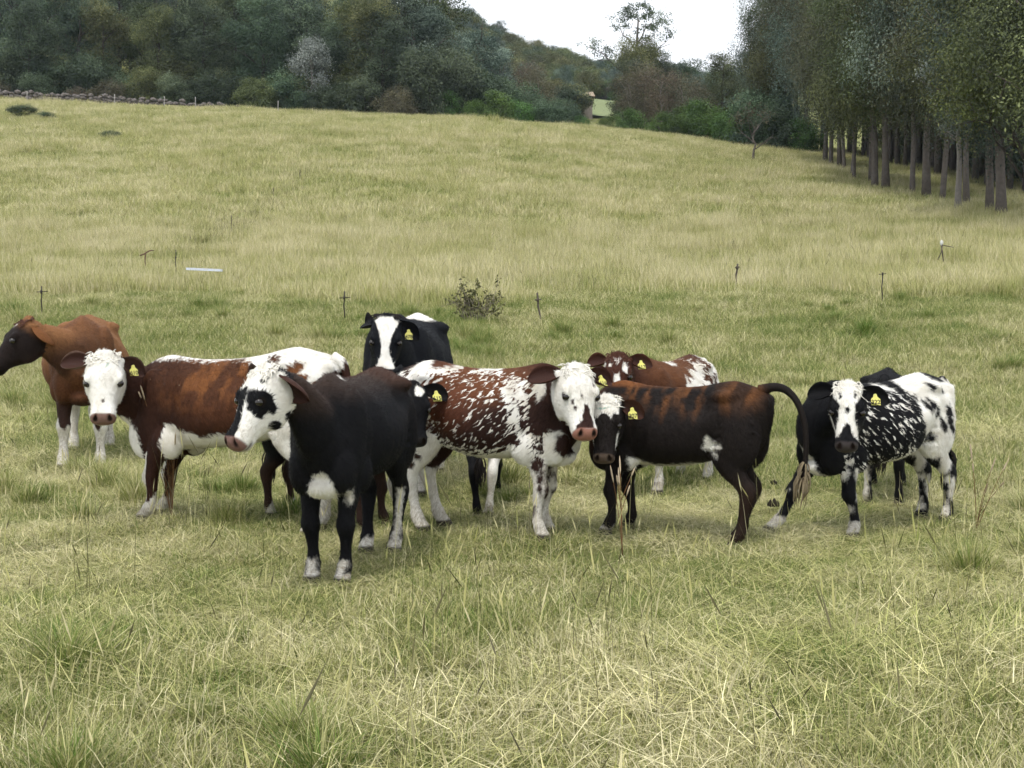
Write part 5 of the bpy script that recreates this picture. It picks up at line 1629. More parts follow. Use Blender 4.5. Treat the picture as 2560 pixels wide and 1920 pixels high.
        cu.size = 0.040; cu.extrude = 0.0004; cu.offset = 0.0008
        fo = bpy.data.objects.new("tmpf", cu); COL.objects.link(fo)
        dg = bpy.context.evaluated_depsgraph_get(); dg.update()
        fm = bpy.data.meshes.new_from_object(fo.evaluated_get(dg)); bpy.data.objects.remove(fo); bpy.data.curves.remove(cu)
        fm.name = "tag_number"; fm.materials.clear(); fm.materials.append(TAG_INK)
        no = link(bpy.data.objects.new("tag_number", fm), to)
        M_ = Matrix((( sdv[0], up[0], face[0], 0), (sdv[1], up[1], face[1], 0), (sdv[2], up[2], face[2], 0), (0, 0, 0, 1)))
        pt = tp * H + up * (-0.044) + face * 0.0142
        M_.translation = Vector(pt)
        no.matrix_local = M_
    return root, dict(po=po, pA=pA, mid=mid, ang=ang, H=H, L=L, z0=z0)
def look(px, py, Y, yaw, pitch, roll=0):
    p = at_depth(px, py, Y)
    t = -p[:2] / np.linalg.norm(p[:2])
    a = R(yaw)
    d = np.array([t[0] * math.cos(a) - t[1] * math.sin(a), t[0] * math.sin(a) + t[1] * math.cos(a)])
    return (p, d, pitch, roll)
GREEN_MARK = (0.30, 0.55, 0.40)
def white_sock(C, ztop, legs=(3, 4, 5, 6), wob=0.03):
    z = ztop + wob * np.sin(C.p[:, 0] * 40 + C.p[:, 1] * 55)
    C.add(np.where(np.isin(C.pid, legs), z - C.p[:, 2], -1))
def spots(C, n, seed, box, size, side=None, leg=None, cut=True, stretch=1.0, lean=0.0):
    """irregular dark (or light) spots strewn over a stretch of the body"""
    g = np.random.default_rng(seed)
    for _ in range(n):
        cx, cz = g.uniform(box[0], box[1]), g.uniform(box[2], box[3])
        r = g.uniform(*size)
        k = 8
        a0 = g.uniform(0, 6.28)
        pl = []
        for i in range(k):
            a = a0 + i * 2 * math.pi / k
            rr = r * g.uniform(0.6, 1.25)
            dx, dz = rr * math.cos(a), rr * math.sin(a) * stretch
            pl.append((cx + dx + dz * lean, cz + dz))
        sd = poly_sd(C.p[:, 0], C.p[:, 2], pl)
        m = ~C.is_head
        if side == 'L': m &= C.p[:, 1] > 0
        if side == 'R': m &= C.p[:, 1] < 0
        if leg is not None: m &= np.isin(C.pid, leg)
        (C.cut if cut else C.add)(np.where(m, sd, -1))

# --- brown calf with the white face, on the left
def paint_brown_calf(C):
    p = C.p
    C.fill(MAHOG)
    C.tint(RUST, C.blob((-0.02, 0, 0.86), (0.36, 0.5, 0.16), 0.6) * (0.25 + 0.75 * C.mottle(21, 13, 3, 0.34, 0.66)))
    C.tint(BROWN, C.blob((-0.2, 0, 0.70), (0.35, 0.5, 0.2), 0.6) * 0.6 * C.mottle(9, 7, 8))
    C.tint(RUST, C.blob((-0.45, 0, 0.8), (0.14, 0.5, 0.14), 0.4) * 0.8)
    C.add(C.side([(0.75, 1.2), (0.60, 1.0), (0.45, 0.975), (0.30, 0.985), (0.1, 0.962), (-0.08, 0.968), (-0.18, 0.945), (-0.25, 0.90), (-0.32, 0.90),
                  (-0.40, 0.84), (-0.44, 0.80), (-0.50, 0.79), (-0.56, 0.83), (-0.60, 0.87), (-0.66, 0.90), (-0.66, 1.3)]))
    C.cut(C.side([(-0.41, 0.90), (-0.44, 0.945), (-0.49, 0.93), (-0.475, 0.88), (-0.53, 0.86), (-0.52, 0.76), (-0.44, 0.79), (-0.40, 0.85)]))
    C.cut(C.side([(-0.27, 0.975), (-0.30, 0.985), (-0.38, 0.955), (-0.38, 0.94), (-0.3, 0.95)]))
    C.add(C.side([(0.26, 0.30), (0.31, 0.52), (0.28, 0.63), (0.22, 0.615), (0.17, 0.58), (0.10, 0.57), (0.06, 0.545), (-0.02, 0.56), (-0.15, 0.565), (-0.30, 0.575), (-0.38, 0.62), (-0.42, 0.68), (-0.48, 0.55), (-0.42, 0.3)]))
    fr = poly_sd(p[:, 1], p[:, 2], [(-0.10, 0.66), (0.02, 0.72), (0.10, 0.66), (0.10, 0.30), (-0.10, 0.30)])
    C.add(np.where((p[:, 0] > 0.43) & ~C.is_head, fr, -1))
    C.add(np.where((p[:, 0] > 0.40) & np.isin(C.pid, (3, 4)), np.minimum(p[:, 0] - 0.395, 0.45 - p[:, 2]), -1))
    C.add(C.side([(0.66, 0.66), (0.55, 0.64), (0.47, 0.60), (0.44, 0.50), (0.46, 0.36), (0.68, 0.36)]))
    white_sock(C, 0.62, (5, 6)); white_sock(C, 0.16, (3, 4))
    C.add(np.where(C.is_head, 0.1, -1))
    C.roan = np.where(C.is_head, 0, 0.10)
    k = (C.pid == 7) * 1.0
    C.cut(np.where(C.pid == 7, 0.05, -1)); C.tint((0.060, 0.028, 0.019), (C.pid == 7) * 1.0); C.tint((0.13, 0.085, 0.065), ((C.pid == 7) & (C.inner < 0.3)) * 0.8)
    C.cut(C.face([(-0.03, 0.72), (0.0, 0.70), (0.02, 0.73), (0.0, 0.76)]), scale=C.L)
    h = C.h
    for pl in ([(0.02, 0.13), (-0.02, 0.16), (0.01, 0.17)], [(0.06, 0.14), (0.09, 0.13), (0.07, 0.22), (0.02, 0.27), (0.03, 0.22)]):
        g = ss(C.face(pl), -0.01, 0.02) * 0.75
        C.tint(GREEN_MARK, g); C.bare = np.maximum(C.bare, g)

cow("calf", "brown calf with an all-white face, white back stripe and white belly", "calves of the herd", "calf",
    (-2.58, 10.0), (-1.32, 9.48), 1.265, dict(fat=0.93, head=0.385, long=1.11, belly=-0.02, head_w=1.06),
    look(262, 893, 9.62, -5, 57), paint_brown_calf, feet=[(-0.02, 0), (0.04, 0.0), (-0.02, 0), (0.05, 0)],
    ears={'L': (R(30), R(14), R(6), 0.95), 'R': (R(12), R(-6), R(2), 1.0)}, tag_text="610", poll=HAIR_WHITE, switch=HAIR_WHITE, nose=(0.20, 0.12, 0.10), neck_up=0.3, dip=-0.055)

# --- black calf with the white face and black eye patch, in front
def paint_black_calf(C):
    p, h = C.p, C.h
    C.fill(BLACK)
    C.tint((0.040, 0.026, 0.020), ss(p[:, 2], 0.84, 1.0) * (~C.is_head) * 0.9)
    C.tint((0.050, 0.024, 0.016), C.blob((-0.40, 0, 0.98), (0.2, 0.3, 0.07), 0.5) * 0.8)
    C.tint((0.045, 0.02, 0.014), (C.pid == 7) * 1.0)
    C.add(np.where(C.pid == 1, np.minimum(h[:, 0] - 0.0 + 0.35 * (h[:, 2] + 0.05), 0.2), -1), scale=C.L)
    C.cut(C.face([(-0.10, 0.33), (-0.02, 0.30), (0.03, 0.42), (0.05, 0.62), (0.09, 0.92), (-0.14, 0.95), (-0.10, 0.62)]), scale=C.L)
    C.cut(C.face([(0.13, 0.14), (0.19, 0.16), (0.17, 0.24), (0.12, 0.22)]), scale=C.L)
    for w in ('L', 'R'):
        C.cut(C.cheek([(0.30, 0.02), (0.33, 0.10), (0.40, 0.12), (0.48, 0.08), (0.56, 0.04), (0.60, -0.05), (0.57, -0.14), (0.49, -0.14), (0.46, -0.22), (0.38, -0.21), (0.35, -0.12), (0.29, -0.07)], w), scale=C.L)
        C.cut(C.cheek([(0.58, -0.33), (0.62, -0.27), (0.54, -0.24), (0.48, -0.30), (0.46, -0.40), (0.55, -0.42)], w), scale=C.L)
        C.cut(C.cheek([(0.40, -0.37), (0.34, -0.33), (0.28, -0.38), (0.30, -0.6), (0.42, -0.6)], w), scale=C.L)
    # white throat stripe and brisket
    th = 0.035 - np.abs(p[:, 1] - 0.0)
    under = np.where((C.pid == 2) | (C.pid == 0), th, -1)
    lim = p[:, 0] * 0.9 + (0.95 - p[:, 2])
    C.add(np.where((p[:, 0] > 0.56) & (C.pid != 1), np.minimum(th, lim - 1.02), -1))
    fr = poly_sd(p[:, 1], p[:, 2], [(-0.02, 0.535), (0.03, 0.55), (0.08, 0.50), (0.085, 0.44), (0.04, 0.36), (-0.03, 0.36), (-0.05, 0.45)])
    C.add(np.where((p[:, 0] > 0.40) & (C.pid < 3), fr, -1))
    C.add(C.side([(0.22, 0.30), (0.235, 0.53), (0.19, 0.50), (0.10, 0.47), (-0.1, 0.47), (-0.25, 0.48), (-0.25, 0.3)]))
    white_sock(C, 0.065, (3, 4), 0.02); white_sock(C, 0.07, (5, 6), 0.02)
    for L_ in (3, 4):
        C.add(np.where(C.pid == L_, np.minimum(0.022 - np.abs(np.abs(p[:, 1]) - 0.112), 0.12 - p[:, 2]) * (p[:, 0] > 0.40) - 0.03 * (p[:, 0] <= 0.40), -1))
    C.add(np.where((C.pid == 5) & (p[:, 0] > -0.49), np.minimum(0.016 - np.abs(p[:, 1] - 0.125), 0.36 - p[:, 2]), -1))
    C.add(C.ell((0.30, 0.03, 0.985), (0.02, 0.02, 0.02)))
    C.add(C.ell((0.44, 0.13, 0.43), (0.05, 0.015, 0.03)))

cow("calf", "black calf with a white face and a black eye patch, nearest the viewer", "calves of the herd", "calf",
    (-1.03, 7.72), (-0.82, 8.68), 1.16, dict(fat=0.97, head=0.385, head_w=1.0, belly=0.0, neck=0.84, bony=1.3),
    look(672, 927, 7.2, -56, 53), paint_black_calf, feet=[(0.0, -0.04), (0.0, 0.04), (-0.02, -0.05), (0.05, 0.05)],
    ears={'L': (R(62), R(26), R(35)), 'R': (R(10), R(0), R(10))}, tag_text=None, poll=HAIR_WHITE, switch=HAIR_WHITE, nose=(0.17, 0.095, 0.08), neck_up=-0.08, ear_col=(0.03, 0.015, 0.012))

# --- grown black cow looking over the others
def paint_black_cow(C):
    p, h = C.p, C.h
    C.fill((0.0066, 0.0074, 0.0095))
    C.add(C.face([(-0.19, 0.02), (0.20, 0.02), (0.19, 0.10), (0.13, 0.28), (0.08, 0.42), (0.05, 0.55), (0.06, 0.66), (0.12, 0.78), (0.16, 0.9), (-0.16, 0.9), (-0.12, 0.80), (-0.07, 0.66), (-0.07, 0.5), (-0.10, 0.35), (-0.15, 0.18)]), scale=C.L)
    C.add(C.ell((-0.36, 0, 1.0), (0.20, 0.12, 0.06)))
    white_sock(C, 0.40, (4, 6)); white_sock(C, 0.2, (3, 5))
cow("cow", "grown black cow with a white blaze facing the viewer over the calves", None, "cow",
    (-0.93, 11.2), (-0.83, 12.45), 1.45, dict(fat=1.02, bony=1.0, head=0.325, head_w=1.0, belly=0.02),
    look(966, 798, 10.55, -3, 60, -3), paint_black_cow, voxel=0.012,
    ears={'L': (R(28), R(30), R(12)), 'R': (R(50), R(-48), R(20))}, tag_text="478", poll=HAIR_DARK, poll_to=-0.02, nose=(0.03, 0.025, 0.025), neck_up=0.15, ear_col=(0.010, 0.010, 0.012))

# --- roan calf in the middle
def paint_roan_calf(C):
    p, h = C.p, C.h
    C.fill((0.030, 0.015, 0.012))
    C.tint((0.125, 0.048, 0.022), C.blob((-0.05, 0, 0.90), (0.40, 0.5, 0.14), 0.5))
    C.tint((0.10, 0.035, 0.018), C.blob((-0.20, 0, 0.75), (0.22, 0.5, 0.15), 0.5) * 0.8)
    C.tint(BLACK, ss(-p[:, 0], 0.50, 0.58) * (p[:, 2] > 0.6))
    C.tint((0.05, 0.02, 0.014), (C.pid == 7) * 1.0)
    body = (C.pid < 3)
    r = ss(-p[:, 0], -0.42, -0.30) * body * ss(0.985 - p[:, 2], 0, 0.05)
    C.roan = r * 1.0
    C.white = np.where(body & (p[:, 0] < 0.42), -0.068 - 0.1 * (1 - r), C.white)
    # white sweep behind the shoulder, white loin
    C.add(np.minimum(C.side([(0.30, 0.90), (0.20, 0.93), (0.16, 0.86), (0.22, 0.72), (0.26, 0.56), (0.34, 0.50), (0.36, 0.56), (0.30, 0.66), (0.30, 0.80)]), 0.018))
    C.add(np.minimum(C.side([(0.47, 0.93), (0.40, 0.96), (0.36, 0.88), (0.40, 0.80), (0.44, 0.84)]), 0.02))
    C.add(np.minimum(C.side([(0.12, 0.99), (-0.02, 0.985), (-0.08, 0.955), (0.1, 0.955)]), 0.02))
    C.add(np.minimum(C.side([(-0.16, 0.99), (-0.34, 0.97), (-0.42, 1.05), (-0.50, 0.96), (-0.55, 0.90), (-0.46, 0.86), (-0.38, 0.88), (-0.30, 0.93), (-0.20, 0.95)]), 0.03))
    # white belly and legs
    C.add(C.side([(0.40, 0.30), (0.34, 0.58), (0.24, 0.55), (0.10, 0.50), (-0.05, 0.49), (-0.20, 0.51), (-0.32, 0.57), (-0.36, 0.70), (-0.42, 0.76), (-0.50, 0.80), (-0.56, 0.70), (-0.50, 0.3)]))
    C.roan = np.where(C.white > 0.02, C.roan * 0.3, C.roan)
    C.add(np.where(np.isin(C.pid, (3, 4, 5, 6)), 0.60 - p[:, 2], -1))
    C.add(np.where((p[:, 0] > 0.42) & (C.pid < 3), 0.58 - p[:, 2] + 0.05 * np.sin(p[:, 1] * 30), -1))
    C.cut(C.side([(0.56, 0.62), (0.50, 0.60), (0.49, 0.53), (0.53, 0.48), (0.60, 0.50)], 'R'))
    spots(C, 7, 3, (0.36, 0.46, 0.06, 0.55), (0.014, 0.03), leg=(3, 4), stretch=1.5)
    spots(C, 7, 4, (0.36, 0.46, 0.06, 0.55), (0.010, 0.026), leg=(4,), stretch=1.6)
    spots(C, 8, 5, (-0.53, -0.40, 0.06, 0.55), (0.014, 0.032), leg=(5, 6), stretch=1.5)
    spots(C, 6, 9, (-0.55, -0.38, 0.5, 0.8), (0.012, 0.025), stretch=1.3)
    C.cut(np.where((C.pid == 5), np.minimum(p[:, 2] - 0.36, 0.1), -1))
    # face
    C.add(np.where(C.pid == 1, np.minimum(h[:, 0] + 0.02 + 0.30 * (h[:, 2] + 0.05), 0.2), -1), scale=C.L)
    C.cut(C.face([(0.0, 0.58), (0.06, 0.60), (0.07, 0.70), (0.10, 0.80), (0.09, 0.91), (-0.15, 0.93), (-0.13, 0.86), (-0.05, 0.80), (-0.05, 0.72), (-0.02, 0.66)]), scale=C.L)
    for a, b in ((0.17, 0.30), (-0.02, 0.48), (-0.12, 0.62), (-0.14, 0.52)):
        C.cut(C.face([(a - .015, b - .03), (a + .018, b - .02), (a + .012, b + .04), (a - .012, b + .03)]), scale=C.L)
cow("calf", "dark red calf flecked all over with white, black-nosed white face, in the middle", "calves of the herd", "calf",
    (0.17, 9.32), (-0.56, 9.62), 1.16, dict(fat=1.0, head=0.415, head_w=1.05, belly=0.02, long=0.96, neck=0.92),
    look(1436, 925, 8.98, 20, 54, -4), paint_roan_calf, feet=[(-0.02, 0.03), (0.06, -0.02), (0.0, 0.0), (-0.03, 0.0)],
    ears={'L': (R(14), R(2), R(8)), 'R': (R(22), R(-4), R(0))}, tag_text="616", poll=HAIR_WHITE, switch=HAIR_WHITE, nose=(0.30, 0.145, 0.11), neck_up=0.3)

# --- dark brown calf side-on with its tail lifted
def paint_dark_calf(C):
    p, h = C.p, C.h
    C.fill((0.0125, 0.0098, 0.0090))
    wav = 0.05 * np.sin(p[:, 0] * 31) + 0.04 * np.sin(p[:, 0] * 57 + 1) + 0.03 * np.sin(p[:, 0] * 90)
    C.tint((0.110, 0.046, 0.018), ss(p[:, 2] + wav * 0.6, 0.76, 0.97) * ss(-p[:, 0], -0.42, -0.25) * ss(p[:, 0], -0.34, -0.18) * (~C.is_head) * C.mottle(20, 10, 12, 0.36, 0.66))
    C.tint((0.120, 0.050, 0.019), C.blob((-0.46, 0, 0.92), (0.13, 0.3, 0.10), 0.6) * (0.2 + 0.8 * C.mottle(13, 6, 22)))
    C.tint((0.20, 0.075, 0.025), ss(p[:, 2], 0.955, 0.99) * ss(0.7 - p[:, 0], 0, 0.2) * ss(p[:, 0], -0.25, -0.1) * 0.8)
    C.tint((0.06, 0.026, 0.014), C.blob((0.55, 0, 0.80), (0.10, 0.4, 0.25), 0.6) * 0.8)
    C.tint((0.026, 0.015, 0.011), ss(0.5 - p[:, 2], 0.0, 0.2) * (p[:, 0] < -0.2) * 0.8)
    C.tint((0.06, 0.025, 0.015), (C.pid == 7) * 1.0)
    C.add(C.face([(-0.19, -0.1), (0.20, -0.1), (0.20, 0.27), (0.13, 0.29), (0.09, 0.38), (0.05, 0.30), (-0.06, 0.29), (-0.12, 0.36), (-0.19, 0.30)]), scale=C.L)
    C.cut(C.face([(-0.21, 0.02), (-0.11, 0.03), (-0.11, 0.10), (-0.20, 0.09)]), scale=C.L)
    for w in ('L', 'R'):
        C.add(C.cheek([(0.50, -0.05), (0.62, -0.08), (0.82, -0.17), (0.78, -0.22), (0.60, -0.14)], w), scale=C.L)
    C.add(C.side([(0.26, 0.30), (0.26, 0.53), (0.20, 0.51), (0.10, 0.475), (-0.05, 0.485), (-0.16, 0.50), (-0.22, 0.49), (-0.2, 0.3)]))
    C.add(C.side([(-0.24, 0.60), (-0.27, 0.68), (-0.31, 0.64), (-0.36, 0.63), (-0.37, 0.61), (-0.31, 0.60), (-0.33, 0.55), (-0.30, 0.57), (-0.27, 0.60)]))
    fr = 0.045 - np.abs(p[:, 1]); C.add(np.where((p[:, 0] > 0.45) & (C.pid < 3), np.minimum(fr, 0.45 - p[:, 2]), -1))
    white_sock(C, 0.06, (3,), 0.01)
    g = ss(C.face([(-0.13, 0.17), (-0.05, 0.19), (0.05, 0.165), (0.10, 0.17), (0.03, 0.20), (-0.06, 0.225), (-0.14, 0.20)]), -0.012, 0.015)
    C.tint((0.05, 0.30, 0.20), g); C.bare = np.maximum(C.bare, g * 0.8)
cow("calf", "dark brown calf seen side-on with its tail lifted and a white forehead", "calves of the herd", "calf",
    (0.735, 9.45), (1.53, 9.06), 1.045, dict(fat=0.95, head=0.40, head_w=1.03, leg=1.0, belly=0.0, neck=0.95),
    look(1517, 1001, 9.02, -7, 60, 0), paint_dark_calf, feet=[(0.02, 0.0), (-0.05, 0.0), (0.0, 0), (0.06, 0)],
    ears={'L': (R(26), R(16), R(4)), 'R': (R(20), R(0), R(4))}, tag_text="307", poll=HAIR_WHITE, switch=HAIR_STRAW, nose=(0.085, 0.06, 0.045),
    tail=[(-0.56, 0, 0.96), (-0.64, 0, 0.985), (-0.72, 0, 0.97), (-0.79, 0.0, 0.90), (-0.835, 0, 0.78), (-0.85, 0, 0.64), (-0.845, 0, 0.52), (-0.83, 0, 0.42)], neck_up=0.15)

# --- black and white spotted calf on the right, one foreleg stretched out
def paint_spotted_calf(C):
    p, h = C.p, C.h
    C.fill(BLACK)
    rear = C.side([(-0.16, 1.2), (-0.12, 0.93), (-0.20, 0.85), (-0.16, 0.74), (-0.24, 0.62), (-0.26, 0.5), (-0.40, 0.46), (-0.44, 0.32), (-0.50, 0.40), (-0.7, 0.55), (-0.7, 1.2)])
    C.add(rear)
    body = C.pid < 3
    r = body * ss(p[:, 0], -0.22, -0.10) * ss(0.40 - p[:, 0], 0.0, 0.12) * ss(0.93 - p[:, 2], 0, 0.06)
    C.roan = r * 0.85
    C.white = np.where(r > 0.3, np.maximum(C.white, -0.055), C.white)
    C.add(C.side([(0.06, 0.97), (-0.02, 0.955), (-0.06, 0.92), (0.04, 0.93), (0.10, 0.95)]))
    spots(C, 15, 21, (-0.56, -0.18, 0.60, 0.95), (0.017, 0.038), stretch=1.5, lean=0.3)
    C.cut(C.side([(-0.36, 1.1), (-0.40, 0.975), (-0.50, 0.95), (-0.56, 0.965), (-0.62, 0.93), (-0.62, 1.1)]))
    C.cut(C.side([(-0.42, 0.78), (-0.47, 0.82), (-0.475, 0.74), (-0.50, 0.70), (-0.47, 0.64), (-0.43, 0.70)]))
    C.add(C.side([(0.0, 0.30), (0.02, 0.48), (-0.08, 0.52), (-0.2, 0.54), (-0.22, 0.49), (-0.05, 0.46), (-0.1, 0.3)]))
    fr = poly_sd(p[:, 1], p[:, 2], [(-0.06, 0.62), (-0.03, 0.60), (0.02, 0.50), (0.05, 0.42), (-0.03, 0.42), (-0.05, 0.52)])
    C.add(np.where((p[:, 0] > 0.45) & (C.pid < 3), fr, -1))
    white_sock(C, 0.14, (3, 4), 0.03)
    spots(C, 9, 31, (0.34, 0.47, 0.10, 0.58), (0.016, 0.034), leg=(3,), cut=False, stretch=1.7)
    spots(C, 3, 33, (0.34, 0.47, 0.15, 0.45), (0.010, 0.02), leg=(4,), cut=False, stretch=1.7)
    spots(C, 10, 35, (-0.54, -0.42, 0.08, 0.35), (0.012, 0.028), leg=(5, 6), cut=False, stretch=2.0)
    C.cut(C.face([(-0.4, -0.4), (-0.19, -0.2), (-0.19, 0.0), (-0.4, 0.1)]), scale=C.L)
    C.add(C.face([(-0.19, -0.2), (0.19, -0.2), (0.21, 0.12), (0.17, 0.26), (0.12, 0.36), (0.10, 0.55), (0.15, 0.68), (0.16, 0.86), (0.10, 0.84), (0.04, 0.66), (0.0, 0.62), (-0.04, 0.68), (-0.12, 0.84), (-0.17, 0.80), (-0.12, 0.58), (-0.11, 0.36), (-0.20, 0.22)]), scale=C.L)
    C.cut(C.face([(-0.15, 0.16), (-0.10, 0.14), (-0.08, 0.24), (-0.11, 0.27), (-0.13, 0.20)]), scale=C.L)
    C.cut(C.face([(0.10, 0.15), (0.16, 0.16), (0.14, 0.19), (0.12, 0.26), (0.09, 0.23)]), scale=C.L)
    C.cut(C.face([(-0.03, 0.40), (0.04, 0.40), (0.05, 0.47), (0.0, 0.51), (-0.03, 0.46)]), scale=C.L)
    for w in ('R',):
        C.add(C.cheek([(0.38, -0.08), (0.55, -0.10), (0.72, -0.12), (0.70, -0.17), (0.50, -0.15), (0.38, -0.13)], w), scale=C.L)
    g = ss(C.face([(-0.03, 0.12), (0.03, 0.12), (0.03, 0.30), (-0.03, 0.30)]), -0.02, 0.02) * 0.22
    C.tint((0.5, 0.75, 0.6), g); C.bare = np.maximum(C.bare, g)
cow("calf", "black and white spotted calf with one foreleg stretched out, on the far right", "calves of the herd", "calf",
    (2.10, 9.42), (3.09, 10.06), 1.09, dict(fat=1.0, head=0.40, head_w=1.02, belly=0.01, long=1.05, neck=0.92),
    look(2120, 968, 9.05, -2, 58, 0), paint_spotted_calf, feet=[(-0.12, 0.09), (0.16, -0.13), (0.0, 0.0), (-0.04, 0.0)], dip=-0.03,
    ears={'L': (R(16), R(16), R(4)), 'R': (R(16), R(-2), R(4))}, tag_text="322", poll=HAIR_WHITE, nose=(0.05, 0.042, 0.042), neck_up=0.1, ear_col=(0.008, 0.008, 0.009))

# --- brown and white calf behind the dark one
def paint_patched_calf(C):
    p, h = C.p, C.h
    C.fill((0.055, 0.022, 0.014))
    C.tint((0.12, 0.05, 0.022), C.blob((0.1, 0, 0.9), (0.45, 0.4, 0.14), 0.5) * 0.9)
    C.tint((0.075, 0.028, 0.016), (C.pid == 7) * 1.0)
    C.add(C.side([(0.14, 0.80), (0.06, 0.87), (-0.02, 0.84), (-0.06, 0.92), (-0.16, 0.90), (-0.22, 0.955), (-0.34, 0.95), (-0.40, 0.985), (-0.66, 1.0), (-0.7, 0.4), (-0.2, 0.4), (0.10, 0.55), (0.16, 0.70)]))
    C.add(C.side([(0.10, 1.1), (0.12, 0.955), (0.02, 0.945), (-0.02, 0.97), (-0.04, 1.1)]))
    C.cut(C.side([(0.06, 0.985), (0.07, 0.96), (0.02, 0.96), (0.01, 0.985)]))
    C.roan = (C.pid < 3) * ss(-p[:, 0], 0.0, 0.2) * 0.35
    spots(C, 16, 41, (-0.55, 0.08, 0.55, 0.93), (0.016, 0.04), stretch=1.2, lean=-0.6)
    C.add(C.face([(-0.06, 0.12), (0.05, 0.10), (0.07, 0.13), (0.0, 0.26), (-0.03, 0.22), (0.0, 0.16), (-0.07, 0.15)]), scale=C.L)
    C.add(C.face([(0.10, 0.20), (0.13, 0.18), (0.18, 0.30), (0.18, 0.42), (0.10, 0.36)]), scale=C.L)
    C.add(C.face([(-0.14, 0.2), (-0.10, 0.2), (-0.10, 0.27), (-0.15, 0.26)]), scale=C.L)
    C.add(C.face([(-0.24, 0.08), (-0.19, 0.08), (-0.19, 0.24), (-0.24, 0.24)]), scale=C.L)
    C.add(C.face([(-0.05, 0.42), (0.05, 0.42), (0.06, 0.8), (-0.06, 0.8)]), scale=C.L)
    white_sock(C, 0.25)
    spots(C, 8, 43, (-0.55, 0.45, 0.08, 0.4), (0.016, 0.03), leg=(3, 4, 5, 6), stretch=1.6)
cow("calf", "brown and white calf standing behind the dark brown calf's back", "calves of the herd", "calf",
    (1.10, 11.45), (1.62, 12.25), 1.13, dict(fat=1.05, head=0.395, head_w=1.03),
    look(1545, 893, 11.05, -2, 55, 4), paint_patched_calf, voxel=0.011,
    ears={'L': (R(20), R(4), R(4)), 'R': (R(20), R(-14), R(4))}, tag_text="617", poll=HAIR_BROWN, neck_up=0.25)

# --- grown brown cow at the left edge
def paint_brown_cow(C):
    p, h = C.p, C.h
    C.fill((0.205, 0.096, 0.042))
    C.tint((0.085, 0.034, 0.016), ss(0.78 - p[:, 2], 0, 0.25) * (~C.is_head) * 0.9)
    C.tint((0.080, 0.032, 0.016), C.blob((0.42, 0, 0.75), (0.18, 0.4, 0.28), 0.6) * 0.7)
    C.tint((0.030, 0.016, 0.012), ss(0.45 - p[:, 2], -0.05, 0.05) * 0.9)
    C.tint((0.016, 0.011, 0.010), (C.pid == 1) * ss(h[:, 0] - 0.25 * h[:, 2], 0.02, 0.26))
    C.tint((0.035, 0.017, 0.012), C.blob((0.75, 0, 0.78), (0.20, 0.3, 0.16), 0.6) * 0.9)
    C.tint((0.16, 0.066, 0.026), (C.pid == 7) * 1.0)
    C.add(C.face([(-0.02, 0.10), (0.03, 0.10), (0.04, 0.2), (0.0, 0.26)]), scale=C.L)
    white_sock(C, 0.30, (3, 4), 0.04); white_sock(C, 0.45, (5, 6), 0.03)
    spots(C, 3, 51, (0.36, 0.46, 0.08, 0.28), (0.02, 0.03), leg=(3,), stretch=2)
    C.add(C.side([(0.2, 0.3), (0.2, 0.47), (-0.2, 0.47), (-0.3, 0.5), (-0.3, 0.3)]))
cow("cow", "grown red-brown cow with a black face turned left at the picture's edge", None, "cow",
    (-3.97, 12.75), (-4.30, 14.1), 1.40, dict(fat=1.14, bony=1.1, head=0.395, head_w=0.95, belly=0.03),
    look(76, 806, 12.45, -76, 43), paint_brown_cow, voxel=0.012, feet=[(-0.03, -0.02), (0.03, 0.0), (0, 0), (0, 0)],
    ears={'L': (R(84), R(30), R(70)), 'R': (R(30), R(0), R(10))}, poll=HAIR_BROWN, switch=HAIR_WHITE, nose=(0.02, 0.016, 0.016), neck_up=0.25)

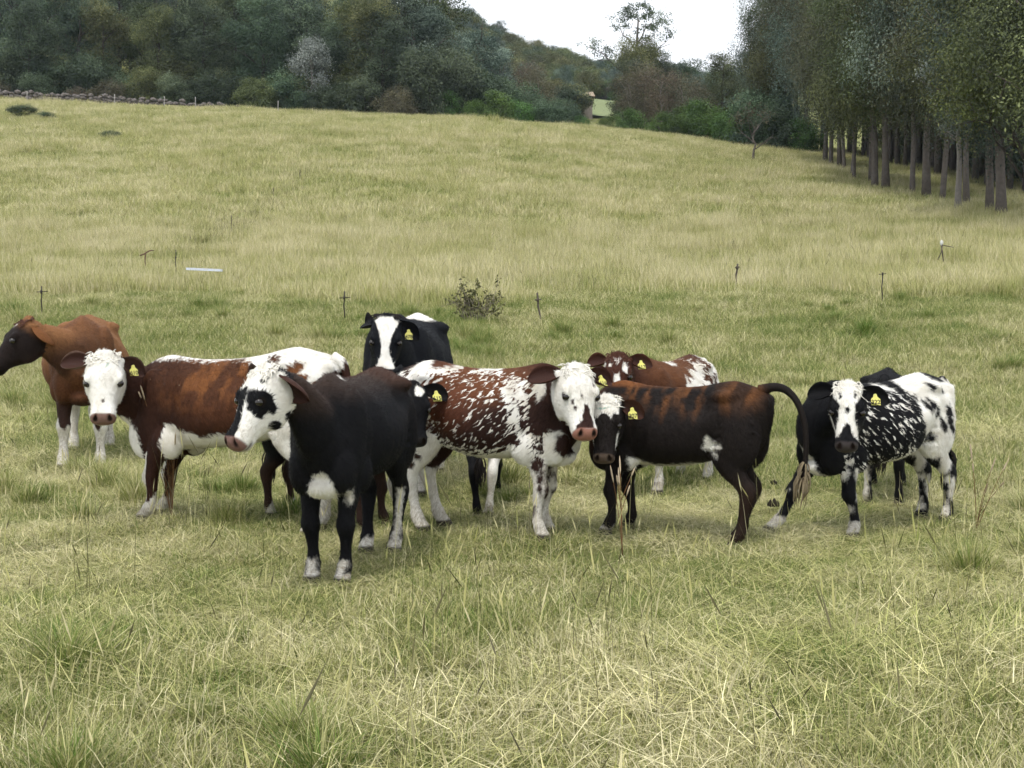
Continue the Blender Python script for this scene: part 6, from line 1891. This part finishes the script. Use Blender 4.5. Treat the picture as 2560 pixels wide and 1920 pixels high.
# --- black calf almost hidden behind the black one
def paint_hidden_calf(C):
    p, h = C.p, C.h
    C.fill(BLACK)
    C.tint((0.04, 0.022, 0.016), ss(0.5 - p[:, 2], 0, 0.15) * 0.9)
    C.add(C.face([(0.02, 0.05), (0.14, 0.06), (0.17, 0.16), (0.10, 0.26), (0.0, 0.24)]), scale=C.L)
    C.add(np.where((p[:, 0] > 0.42) & (C.pid < 3), 0.56 - p[:, 2], -1))
    white_sock(C, 0.10, (5, 6), 0.03)
cow("calf", "black calf mostly hidden behind the black calf's rump, tagged ear showing", "calves of the herd", "calf",
    (-0.98, 9.72), (-1.74, 10.3), 0.99, dict(fat=0.95, head=0.42),
    look(1030, 966, 9.22, 12, 58), paint_hidden_calf, voxel=0.012, fur=10000, nose=(0.02, 0.018, 0.018), ear_col=(0.012, 0.010, 0.010),
    ears={'L': (R(8), R(14), R(4)), 'R': (R(20), R(0), R(4))}, tag_text="615", poll=None, neck_up=0.3)

# --- two calves of which little more than the legs show
def paint_pied(C):
    C.fill(BLACK)
    C.add(np.where(np.isin(C.pid, (6,)), 0.55 - C.p[:, 2], -1))
    C.add(C.ell((-0.1, 0, 0.8), (0.2, 0.4, 0.15)))
cow("calf", "black calf behind the flecked calf, only its legs showing under the belly", "calves of the herd", "calf",
    (-0.20, 11.3), (-0.215, 10.15), 0.93, dict(fat=0.9, head=0.40),
    (np.array([-0.2, 11.75, 0.72]), np.array([0, 1.0]), 70, 0), paint_pied, voxel=0.014, fur=0, feet=[(0, -0.03), (0, 0.03), (0, -0.07), (0, 0.07)],
    neck_up=-0.3)
def paint_pied2(C):
    C.fill((0.0085, 0.0085, 0.0095))
    C.add(C.ell((0.06, 0.06, 0.97), (0.09, 0.06, 0.05)))
    C.add(np.where((C.pid == 5), np.minimum(0.03 - np.abs(C.p[:, 1] - 0.14), 0.4 - C.p[:, 2]), -1))
cow("calf", "black calf hidden behind the spotted calf, a strip of its back showing", "calves of the herd", "calf",
    (3.20, 11.75), (2.90, 10.75), 1.02, dict(fat=1.0, head=0.40),
    (np.array([3.42, 12.25, 0.85]), np.array([0.2, 1.0]), 65, 0), paint_pied2, voxel=0.013, fur=8000, neck_up=-0.2)
# ------------------------------------------------------------------ air
hz_v, hz_f = boxv(-320, 320, -15, 440, -3, 135)
hm = bpy.data.materials.new("haze_air"); hm.use_nodes = True
hm.node_tree.nodes.clear()
ho = hm.node_tree.nodes.new('ShaderNodeOutputMaterial'); hv = hm.node_tree.nodes.new('ShaderNodeVolumePrincipled')
hv.inputs['Color'].default_value = (0.70, 0.82, 0.95, 1); hv.inputs['Density'].default_value = 0.00016; hv.inputs['Anisotropy'].default_value = 0.2
hm.node_tree.links.new(hv.outputs[0], ho.inputs['Volume'])
haze = obj_from("haze", hz_v, hz_f, hm, None, smooth=False)
tag(haze, "thin pale haze in the air", "haze", kind="stuff")
